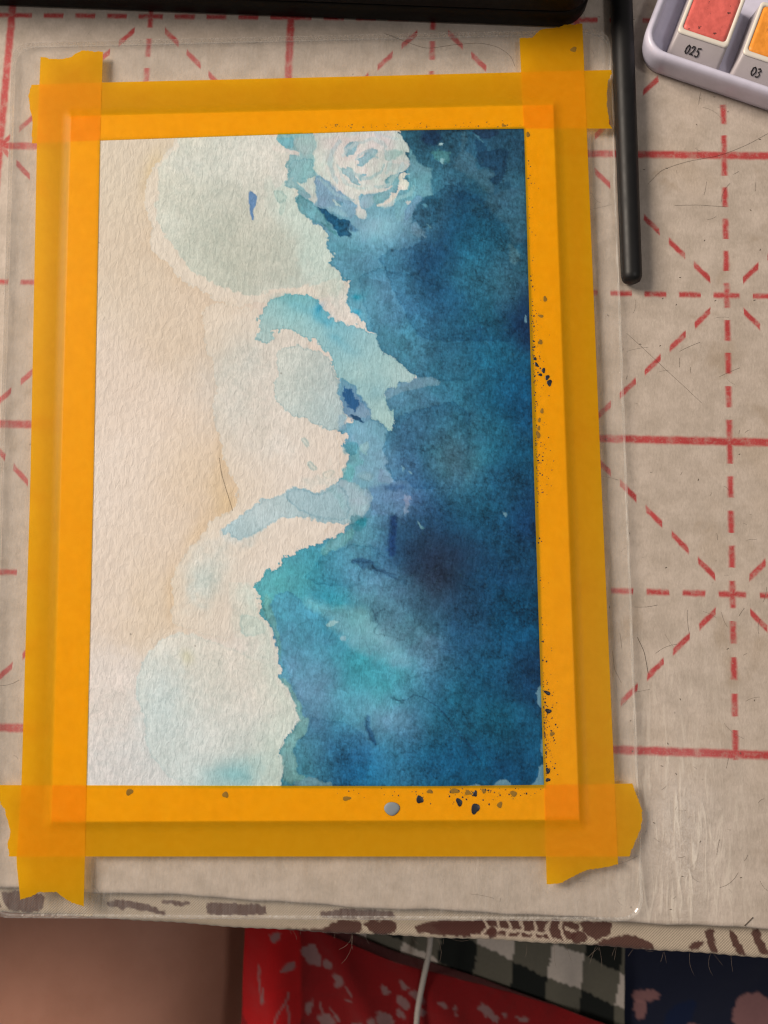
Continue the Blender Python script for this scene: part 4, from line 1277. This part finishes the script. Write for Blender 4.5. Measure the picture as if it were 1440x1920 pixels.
V, Fc = loft([tl(2.6, 0), tl(1.6, .5), tl(.7, 3), tl(.2, 6.5), tl(.1, 8.2), tl(.35, 9.3), tl(.9, 9.9), tl(1.5, 10.0), tl(2.1, 9.7), tl(2.5, 9.0), tl(2.7, 7.7), tl(3.0, 3.0), tl(3.6, 2.2), tl(5, 2.0)])
link('tray', mesh_from('tray', V, Fc), LILAC, tray)


def stroke(pts, r, name, parent, mat):
    V, Fc = tube(pts, r, 6)
    return link(name, mesh_from(name, V, Fc), mat, parent)


def pan(x0, digits, pmat, y0=4.0):
    w, d, h = 17.5, 25.5, 9.6

    def pl(ins, z, r=1.3):
        return [(x, y, z) for x, y in rrect(w - 2 * ins, d - 2 * ins - (ins and 0), r, 4, x0 + w / 2, y0 + d / 2)]
    # tapered walls: the front leans back so that its number can be read from above
    def pl2(i, f, z, r=1.2):
        return [(x, y, z) for x, y in rrect(w - 2 * i, d - f - i, r, 4, x0 + w / 2, y0 + f + (d - f - i) / 2)]
    V, Fc = loft([pl2(0, 0, 2.06), pl2(.2, .8, 3.2), pl2(.68, 6.0, h - .7), pl2(.9, 6.6, h - .5), pl2(1.2, 7.1, h - .5)])
    pn = link('pan', mesh_from('pan', V, Fc), PANSHADE, tray)
    V, Fc = loft([pl2(.68, 6.05, h - .68), pl2(.62, 6.05, h - .3), pl2(.9, 6.6, h + .02), pl2(1.5, 7.3, h + .02), pl2(1.8, 7.6, h - .2), pl2(1.85, 7.7, h - .45)])
    link('lip', mesh_from('lip', V, Fc), LIPW, pn)
    V, Fc = loft([pl2(1.9, 7.75, h - .44), pl2(1.9, 7.75, h - .3), pl2(3.0, 9.0, h - .12), pl2(5.0, 11.5, h - .2)])
    link('paint_block', mesh_from('paint_block', V, Fc), pmat, pn)
    # number written on the leaning front
    ya, za, yb, zb_ = y0 + .8, 3.2, y0 + 6.2, h - .5

    def on(xx, s):
        return (x0 + xx, ya + (yb - ya) * s - .05, za + (zb_ - za) * s + .07)
    shapes = {
        '0': [(0, .5), (.15, .85), (.5, 1), (.85, .85), (1, .5), (.8, .1), (.45, 0), (.12, .15), (0, .5)],
        '2': [(0, .75), (.2, 1), (.6, 1), (.8, .75), (.5, .4), (.05, .0), (.4, .1), (.95, .02)],
        '5': [(1, 1), (.35, .95), (.2, .55), (.6, .62), (.95, .4), (.8, .05), (.3, -.05), (.0, .1)],
        '3': [(0, .9), (.5, 1), (.8, .8), (.4, .55), (.9, .35), (.7, .02), (.1, .02)],
    }
    x = 5.2 if digits == '025' else 5.6
    for ch in digits:
        pts = [on(x + 1.25 * a + .14 * random.uniform(-1, 1), .42 + .30 * b) for a, b in shapes[ch]]
        stroke(pts, .2, 'digit', pn, PEN)
        x += 1.6
    return pn


pan(8.6, '025', PINK)
pan(29.6, '03', ORNG)
tag(tray, 'lilac white plastic paint palette holding coral pink and orange pans', 'palette')

# ------------------------------------------------------------------ table and cloth
ZC = -2.5
te_l = unproj(-300, 1692, ZC)
te_r = unproj(1800, 1812, ZC)
_d = (te_r - te_l) / np.linalg.norm(te_r - te_l)
te_l = te_l - _d * 560
te_r = te_r + _d * 420
wood = simple_mat('table_wood', (.16, .09, .05), .5, .4, .3, 60)
ex = (te_r - te_l)[:2]
exl = np.linalg.norm(ex)
ex = ex / exl
ey = np.array([-ex[1], ex[0]])


def tcoord(s, d, z):
    q = te_l[:2] + ex * s + ey * d
    return (q[0], q[1], z)


V, Fc = [], []
lo = []
for z, ins in ((-30, 1.0), (-29, 0), (-4, 0), (-3.1, .6)):
    lo.append([tcoord(ins, 1.2 + ins, z), tcoord(exl - ins, 1.2 + ins, z), tcoord(exl - ins, 470 - ins, z), tcoord(ins, 470 - ins, z)])
V, Fc = loft(lo)
table = link('table', mesh_from('table', V, Fc), wood, None, False)
tag(table, 'table top hidden under the brown and white printed cloth', 'table')

# cloth: flat on the table, turning down over the front edge
ds = np.concatenate([np.linspace(460, 40, 12), np.linspace(38, .8, 95)])
prof = [(d, ZC) for d in ds] + [(.2, ZC - .1), (-.3, ZC - .35), (-.6, ZC - .8), (-.75, ZC - 1.6), (-.8, ZC - 4), (-.85, ZC - 8), (-.8, ZC - 13)]
ss = np.concatenate([np.linspace(0, 590, 40), np.linspace(591, exl - 451, 700), np.linspace(exl - 450, exl, 30)])
wv = .3 * np.sin(ss * .043) + .12 * np.sin(ss * .21 + 1) + .08 * np.sin(ss * 1.9)
Pc = np.zeros((len(prof), len(ss), 3))
for i, (d, z) in enumerate(prof):
    dd = d + wv * (1 if d < 8 else 0.0)
    if d < 1:
        dd = np.minimum(dd, .9 + 0 * dd)
    Pc[i, :, 0] = te_l[0] + ex[0] * ss + ey[0] * dd
    Pc[i, :, 1] = te_l[1] + ex[1] * ss + ey[1] * dd
    Pc[i, :, 2] = z
flatP = Pc.copy()
cX, cY = project(flatP)
tc = Canvas(cX, cY)
tc.rgb = np.ones(cX.shape + (3,)) * np.array([.41, .342, .27])
BR = (74, 40, 32)
cloth_shapes = [
    [(7, 1672), (83, 1675), (78, 1700), (70, 1710), (20, 1708), (7, 1690)], [(-60, 1680), (-5, 1690), (2, 1702), (-40, 1706)],
    [(197, 1695), (213, 1690), (247, 1692), (283, 1700), (313, 1713), (293, 1713), (260, 1702), (213, 1702)], [(303, 1690), (357, 1693), (353, 1698), (313, 1695)],
    [(388, 1693), (497, 1698), (497, 1716), (388, 1714)], [(602, 1706), (736, 1708), (740, 1722), (606, 1720)], [(635, 1726), (677, 1728), (681, 1752), (600, 1750)],
    [(681, 1726), (740, 1727), (740, 1752), (700, 1748)], [(540, 1742), (620, 1744), (625, 1760), (530, 1756)], [(779, 1737), (819, 1727), (920, 1728), (912, 1738), (891, 1757), (787, 1750)],
    [(1085, 1728), (1146, 1728), (1140, 1752), (1118, 1764), (1100, 1755)], [(1120, 1770), (1150, 1757), (1185, 1755), (1222, 1770), (1226, 1780), (1110, 1776)],
    [(1292, 1774), (1305, 1766), (1318, 1766), (1314, 1774), (1298, 1780)],
    [(1323, 1745), (1338, 1745), (1336, 1762), (1346, 1784), (1335, 1784), (1326, 1765)], [(1364, 1745), (1377, 1745), (1384, 1765), (1400, 1792), (1384, 1790), (1374, 1768)],
    [(1411, 1745), (1421, 1745), (1426, 1765), (1442, 1790), (1428, 1790), (1416, 1768)],
]
for s in cloth_shapes:
    tc.poly(s, BR, .95, 1.4, 7, grow=2.0)
tc.poly([(800, 1732), (920, 1724), (1085, 1724), (1085, 1760), (1040, 1766), (985, 1758), (900, 1757), (830, 1752)], BR, .95, 1.4, 7)
for ln in ([(905, 1724), (915, 1740), (905, 1752), (915, 1760)], [(930, 1724), (934, 1742), (925, 1758)], [(952, 1724), (958, 1740), (950, 1756)], [(975, 1724), (980, 1740), (974, 1757)], [(1000, 1726), (1006, 1742), (1002, 1758)], [(1030, 1726), (1026, 1744), (1034, 1760)],
           [(1052, 1726), (1050, 1742), (1060, 1758)], [(915, 1742), (950, 1746), (990, 1748), (1030, 1752)], [(885, 1756), (930, 1757), (1000, 1760), (1060, 1764)], [(1060, 1740), (1090, 1752), (1110, 1762)]):
    tc.line(ln, 4.5, (176, 152, 128), .95, 14, 1.4)
for X0, Y0, rx, ry in ((5, 520, 22, 26), (455, 548, 40, 26)):
    cx, cy = 920 + X0 / 2.769, 1560 + Y0 / 2.769
    tc.poly([(cx + rx / 2.769 * math.cos(a), cy + ry / 2.769 * math.sin(a)) for a in np.linspace(0, 5.6, 9)], BR, .95, 1.3, 7, grow=1.8)


def mat_cloth(name, rough=.85, weave=2600.0, bump=.4):
    t = NT(name)
    o = t.obj()
    at = t.n('Attribute', attribute_name='pigment')
    sep = t.n('SeparateXYZ')
    t.set(sep.inputs[0], o)
    a = t.m('SINE', t.m('MULTIPLY', sep.outputs[0], weave * 3))
    b = t.m('SINE', t.m('MULTIPLY', sep.outputs[1], weave * 3))
    wv_ = t.m('MULTIPLY', a, b)
    n = t.noise(o, 900, 3, .6)
    f = t.m('ADD', .86, t.m('ADD', t.m('MULTIPLY', n, .28), t.m('MULTIPLY', wv_, .06)))
    c = t.mix(1.0, at.outputs['Color'], f, 'MULTIPLY')
    nm = t.bump(t.m('ADD', wv_, n), bump, .0002)
    return t.done(t.bsdf(c, rough, .15, nm, Sheen_Weight=.15))


CLOTH = mat_cloth('printed_cotton')
cloth = link('tablecloth', grid_mesh('tablecloth', Pc, tc.rgb), CLOTH)
tag(cloth, 'cream tablecloth with dark brown animal print showing along the table front', 'tablecloth')
# frayed threads of its cut edge
THREAD = simple_mat('thread', (.22, .17, .14), .8, .2)
DARKHAIR = simple_mat('dark_hair', (.075, .055, .042), .6, .3)
aV, aF = [], []
for _ in range(42):
    s = random.uniform(690, 880)
    L = random.choice([2, 3, 4, 5, 7, 10])
    p = np.array(tcoord(s, -.9, ZC - random.uniform(.6, 3)))
    a = random.uniform(-2.6, -.5)
    pts = []
    bend = random.uniform(-1.2, 1.2)
    for k in range(6):
        pts.append(tuple(p))
        a += bend / 5
        p = p + np.array([math.cos(a), math.sin(a), -.15]) * L / 5
    V, Fc = tube(pts, .025, 4)
    b = len(aV)
    aV += V
    aF += [tuple(i + b for i in f) for f in Fc]
fr = link('frayed_threads', mesh_from('frayed_threads', aV, aF), THREAD, cloth)
fr['kind'] = 'stuff'

# ------------------------------------------------------------------ hairs and lint
hair_specs = [
    ([(411, 858), (414, 885), (422, 912), (430, 938), (436, 958)], ZB + PAPER_T + .1, 'single dark hair stuck on the sandy wash of painting', .034),
    ([(720, 62), (760, 78), (800, 92), (850, 84), (900, 80), (935, 88), (958, 105), (966, 125)], ZB + .08, 'curved hair on the clear board beyond the painting top', .05),
    ([(1215, 345), (1240, 318), (1290, 302), (1350, 292), (1400, 272), (1440, 250)], .08, 'long fine hair curving across felt below the palette', .03),
    ([(1265, 385), (1310, 384), (1362, 388)], .08, 'short straight hair on felt beside the brush tip', .028),
    ([(1175, 625), (1205, 652), (1245, 690), (1280, 722), (1315, 755)], .08, 'long straight hair slanting over felt beside the board', .03),
    ([(1195, 1195), (1208, 1222), (1215, 1262)], .08, 'bent hair on felt near the speckled tape', .045),
    ([(1165, 1280), (1152, 1255), (1148, 1220)], ZB + .08, 'short hair on the clear board beside the speckled tape', .045),
    ([(1396, 1736), (1412, 1720)], .1, 'short thick lint splinter at the felt front edge', .12),
]
for pts, z, lab, r in hair_specs:
    # smooth the polyline
    q = np.array(pts, float)
    tt = np.linspace(0, len(q) - 1, 5 * len(q))
    qs = np.stack([np.interp(tt, np.arange(len(q)), q[:, 0]), np.interp(tt, np.arange(len(q)), q[:, 1])], -1)
    for _ in range(3):
        qs[1:-1] = (qs[:-2] + 2 * qs[1:-1] + qs[2:]) / 4
    wp = [tuple(unproj(x, y, z)) for x, y in qs]
    V, Fc = tube(wp, r, 5)
    o = link('hair', mesh_from('hair', V, Fc), DARKHAIR)
    tag(o, lab, 'hair', 'stray hairs')

# ------------------------------------------------------------------ lap: leg, clothes
ZL = -118.0


def sheet(name, px0, px1, py0, py1, z, step, painter, mat, zfun, clip=None):
    """cloth lying at about height z covering a pixel window; zfun shapes its folds"""
    a, b = unproj(px0, py0, z), unproj(px1, py1, z)
    xs_ = np.arange(min(a[0], b[0]), max(a[0], b[0]), step)
    ys_ = np.arange(min(a[1], b[1]), max(a[1], b[1]), step)
    GX, GY = np.meshgrid(xs_, ys_)
    G = np.stack([GX, GY, np.full_like(GX, z)], -1)
    x, y = project(G)
    rgb = painter(x, y)
    if clip:
        clip(G, x, y)
    G[..., 2] += zfun(x, y)
    return G, rgb


def skin_mat():
    t = NT('skin')
    o = t.obj()
    n = t.noise(o, 35, 4, .6)
    c = t.mix(t.ramp(n, .3, .7), (.37, .175, .12), (.42, .205, .145))
    c = t.mix(t.m('MULTIPLY', t.ramp(t.noise(o, 260, 3), .62, .72), .25), c, (.40, .17, .12))
    nm = t.bump(t.noise(o, 1300, 4, .7), .35, .0004)
    return t.done(t.bsdf(c, .5, .35, nm, Subsurface_Weight=.08, Subsurface_Radius=(.006, .002, .001), Subsurface_Scale=1.0))


# seated legs: one continuous skin from pelvis to feet
person = bpy.data.objects.new('person', None)
C.objects.link(person)
kx = unproj(150, 1860, ZL)[0]
joints = [((60, -470, -205), 92), ((kx - 5, -400, -200), 84), ((kx, -240, -196), 80), ((kx, -60, -192), 68), ((kx, 20, -198), 58), ((kx, 45, -250), 52), ((kx, 25, -420), 50), ((kx, 35, -640), 32), ((kx, 30, -690), 34), ((kx - 8, -70, -715), 30),
          ((150, -400, -212), 84), ((160, -240, -214), 80), ((165, -60, -214), 68), ((165, 20, -218), 58), ((165, 45, -260), 52), ((165, 25, -420), 50), ((165, 35, -640), 32), ((165, 30, -690), 34), ((172, -70, -715), 30)]
edges = [(0, 1), (1, 2), (2, 3), (3, 4), (4, 5), (5, 6), (6, 7), (7, 8), (8, 9), (0, 10), (10, 11), (11, 12), (12, 13), (13, 14), (14, 15), (15, 16), (16, 17), (17, 18)]
me = bpy.data.meshes.new('body')
me.from_pydata([tuple(np.array(j[0]) / 1000) for j in joints], edges, [])
body = bpy.data.objects.new('body', me)
C.objects.link(body)
body.parent = person
md = body.modifiers.new('skin', 'SKIN')
md.use_smooth_shade = True
if not me.skin_vertices:
    bpy.context.view_layer.objects.active = body
for i, j in enumerate(joints):
    sv_ = me.skin_vertices[0].data[i]
    sv_.radius = (j[1] / 1000, j[1] / 1000)
    sv_.use_root = i == 0
sub = body.modifiers.new('sub', 'SUBSURF')
sub.levels = 3
sub.render_levels = 3
me.materials.append(skin_mat())
tag(person, 'seated person, bare thigh beside red floral printed garment below the table edge', 'person')

rc = lambda *a: pig(a)


def paint_red(X, Y):
    cv = Canvas(X, Y)
    cv.rgb = np.ones(X.shape + (3,)) * np.array([.175, .003, .005])
    cv.poly([(455, 1700), (566, 1700), (572, 1950), (455, 1950)], (176, 8, 12), .7, 2, 3)
    cv.line([(566, 1700), (570, 1940)], 4, (90, 5, 8), .5, 3, 3)
    W = (124, 98, 92)
    petals = [
        [(527, 1806), (548, 1788), (560, 1790), (556, 1806), (544, 1812), (532, 1809)], [(510, 1738), (530, 1734), (532, 1748), (515, 1752)],
        [(566, 1772), (592, 1768), (604, 1790), (602, 1812), (585, 1808), (570, 1796)], [(610, 1790), (628, 1810), (608, 1815)],
        [(626, 1822), (640, 1822), (648, 1838), (632, 1852), (628, 1842)], [(648, 1868), (660, 1870), (668, 1880)], [(572, 1874), (588, 1872), (589, 1890), (576, 1894)],
        [(594, 1900), (612, 1896), (624, 1906), (630, 1925), (605, 1930)], [(612, 1880), (625, 1894), (640, 1916), (632, 1918)], [(690, 1902), (704, 1900), (712, 1920), (700, 1930), (690, 1918)],
        [(704, 1892), (722, 1892), (738, 1912), (735, 1925), (715, 1925)], [(708, 1848), (722, 1848), (734, 1862), (722, 1868)], [(742, 1868), (760, 1872), (775, 1890), (760, 1896), (745, 1884)],
        [(745, 1842), (758, 1838), (768, 1850), (750, 1856)], [(770, 1850), (800, 1868), (790, 1880), (768, 1866)], [(738, 1890), (750, 1896), (762, 1912), (752, 1912)], [(780, 1886), (800, 1892), (796, 1906), (782, 1902)],
        [(814, 1868), (836, 1876), (842, 1888), (826, 1884)], [(896, 1884), (912, 1888), (940, 1914), (936, 1926), (906, 1908)], [(846, 1884), (856, 1884), (856, 1906)], [(660, 1912), (680, 1910), (690, 1930), (660, 1930)],
        [(940, 1902), (958, 1908), (950, 1916)], [(966, 1915), (1000, 1922), (990, 1932)],
    ]
    for p in petals:
        cv.poly(p, W, .8, 1.6, 9, grow=-.3)
    for ln in ([(491, 1798), (492, 1830), (496, 1870), (500, 1862)], [(540, 1865), (524, 1885), (518, 1915)], [(546, 1848), (540, 1868)], [(546, 1870), (545, 1905)], [(500, 1840), (498, 1862)], [(600, 1878), (606, 1896)], [(650, 1845), (660, 1862)]):
        cv.line(ln, 3, W, .7, 6, 1.5)
    return cv.rgb


def z_red(X, Y):
    f = 9 * np.exp(-((X - 520) / 48) ** 2) + 4 * np.exp(-((X - 640 - (Y - 1800) * .5) / 28) ** 2) + 3 * np.exp(-((X - 760 - (Y - 1800) * .7) / 36) ** 2)
    return f + 3 * fbm(X / 70, Y / 70, 9, 3) - 8 * sstep(800, 1150, X)


def clip_red(G, X, Y):
    # left edge straight against the thigh, upper right edge runs diagonally
    lim = np.interp(Y, [1690, 1745, 1800, 1850, 1900, 1960, 2100], [600, 610, 740, 905, 1045, 1200, 1500])
    ax = G[0, 1, 0] - G[0, 0, 0]
    over = np.maximum(X - lim, 0)
    xr = unproj_arr(np.minimum(X, lim), Y, ZL)
    k = over > 0
    G[k, 0] = xr[k][:, 0]
    G[k, 1] = xr[k][:, 1]


RED = mat_cloth('red_printed_cotton', .8, 2200, .3)
G, rgb = sheet('red', 466, 1240, 1640, 2060, ZL, .8, paint_red, RED, z_red, clip_red)
red = link('skirt', grid_mesh('skirt', G, rgb), RED, person)
red['label'] = 'red garment printed with white floral shapes'


def paint_plaid(X, Y):
    cv = Canvas(X, Y)
    xw, yw = X + 10 * cv.wx, Y + 10 * cv.wy
    # check directions as they lie in the lap
    u = (xw * .97 + yw * .12 - 740) / 68
    v = (yw * .86 - xw * .42 - 1260) / 58
    bu = (np.floor(u) % 2)
    bv = (np.floor(v) % 2)
    k = bu + bv
    lightc, midc, darkc = np.array([.58, .52, .47]), np.array([.13, .125, .10]), np.array([.010, .013, .012])
    cv.rgb = np.where((k == 2)[..., None], lightc, np.where((k == 1)[..., None], midc, darkc))
    return cv.rgb


PLAID = mat_cloth('checked_cotton', .85, 2000, .3)
G, rgb = sheet('plaid', 560, 1180, 1600, 2120, ZL - 12, .8, paint_plaid, PLAID, lambda X, Y: 4 * fbm(X / 120, Y / 120, 21, 3) - 5 * sstep(1040, 1120, X))
plaid = link('checked_cloth', grid_mesh('checked_cloth', G, rgb), PLAID)
tag(plaid, 'black, olive and white checked cloth between red and navy fabrics', 'cloth')


def paint_navy(X, Y):
    cv = Canvas(X, Y)
    cv.rgb = np.ones(X.shape + (3,)) * np.array([.012, .016, .038])
    PK = (158, 108, 100)
    for cx, cy, rx, ry in ((1412, 1900, 38, 40), (1212, 1868, 26, 12), (1200, 1892, 13, 20), (1128, 1902, 17, 34), (1300, 1928, 20, 9)):
        cv.poly([(cx + rx * math.cos(a), cy + ry * math.sin(a)) for a in np.linspace(0, 6.0, 12)], PK if cx != 1128 else (150, 128, 104), .8, 1.6, 8)
    cv.line([(1120, 1875), (1126, 1895), (1134, 1918)], 5, (60, 40, 34), .8, 10)
    cv.poly([(1255, 1890), (1310, 1870), (1290, 1930), (1240, 1930)], (16, 30, 58), .9, 2, 6)
    return cv.rgb


NAVY = mat_cloth('navy_printed_cotton', .8, 2000, .3)
G, rgb = sheet('navy', 1040, 1720, 1600, 2120, ZL - 22, .8, paint_navy, NAVY, lambda X, Y: 7 * fbm(X / 150, Y / 150, 33, 3))
navy = link('navy_cloth', grid_mesh('navy_cloth', G, rgb), NAVY)
tag(navy, 'navy cloth with dusty pink round motifs beside the checked cloth', 'cloth')

cp = [(806, 1700), (808, 1750), (804, 1790), (796, 1825), (788, 1865), (782, 1900), (779, 1960)]
q = np.array(cp, float)
tt = np.linspace(0, len(q) - 1, 40)
qs = np.stack([np.interp(tt, np.arange(len(q)), q[:, 0]), np.interp(tt, np.arange(len(q)), q[:, 1])], -1)
for _ in range(6):
    qs[1:-1] = (qs[:-2] + 2 * qs[1:-1] + qs[2:]) / 4
V, Fc = tube([tuple(unproj(x, y, ZL + 4.5)) for x, y in qs], 1.15, 10)
cord = link('drawstring_cord', mesh_from('drawstring_cord', V, Fc), simple_mat('cord_cotton', (.42, .39, .36), .8, .2, .2, 900, .4, 2500))
tag(cord, 'thin white cord lying over the red garment and checked cloth', 'cord')
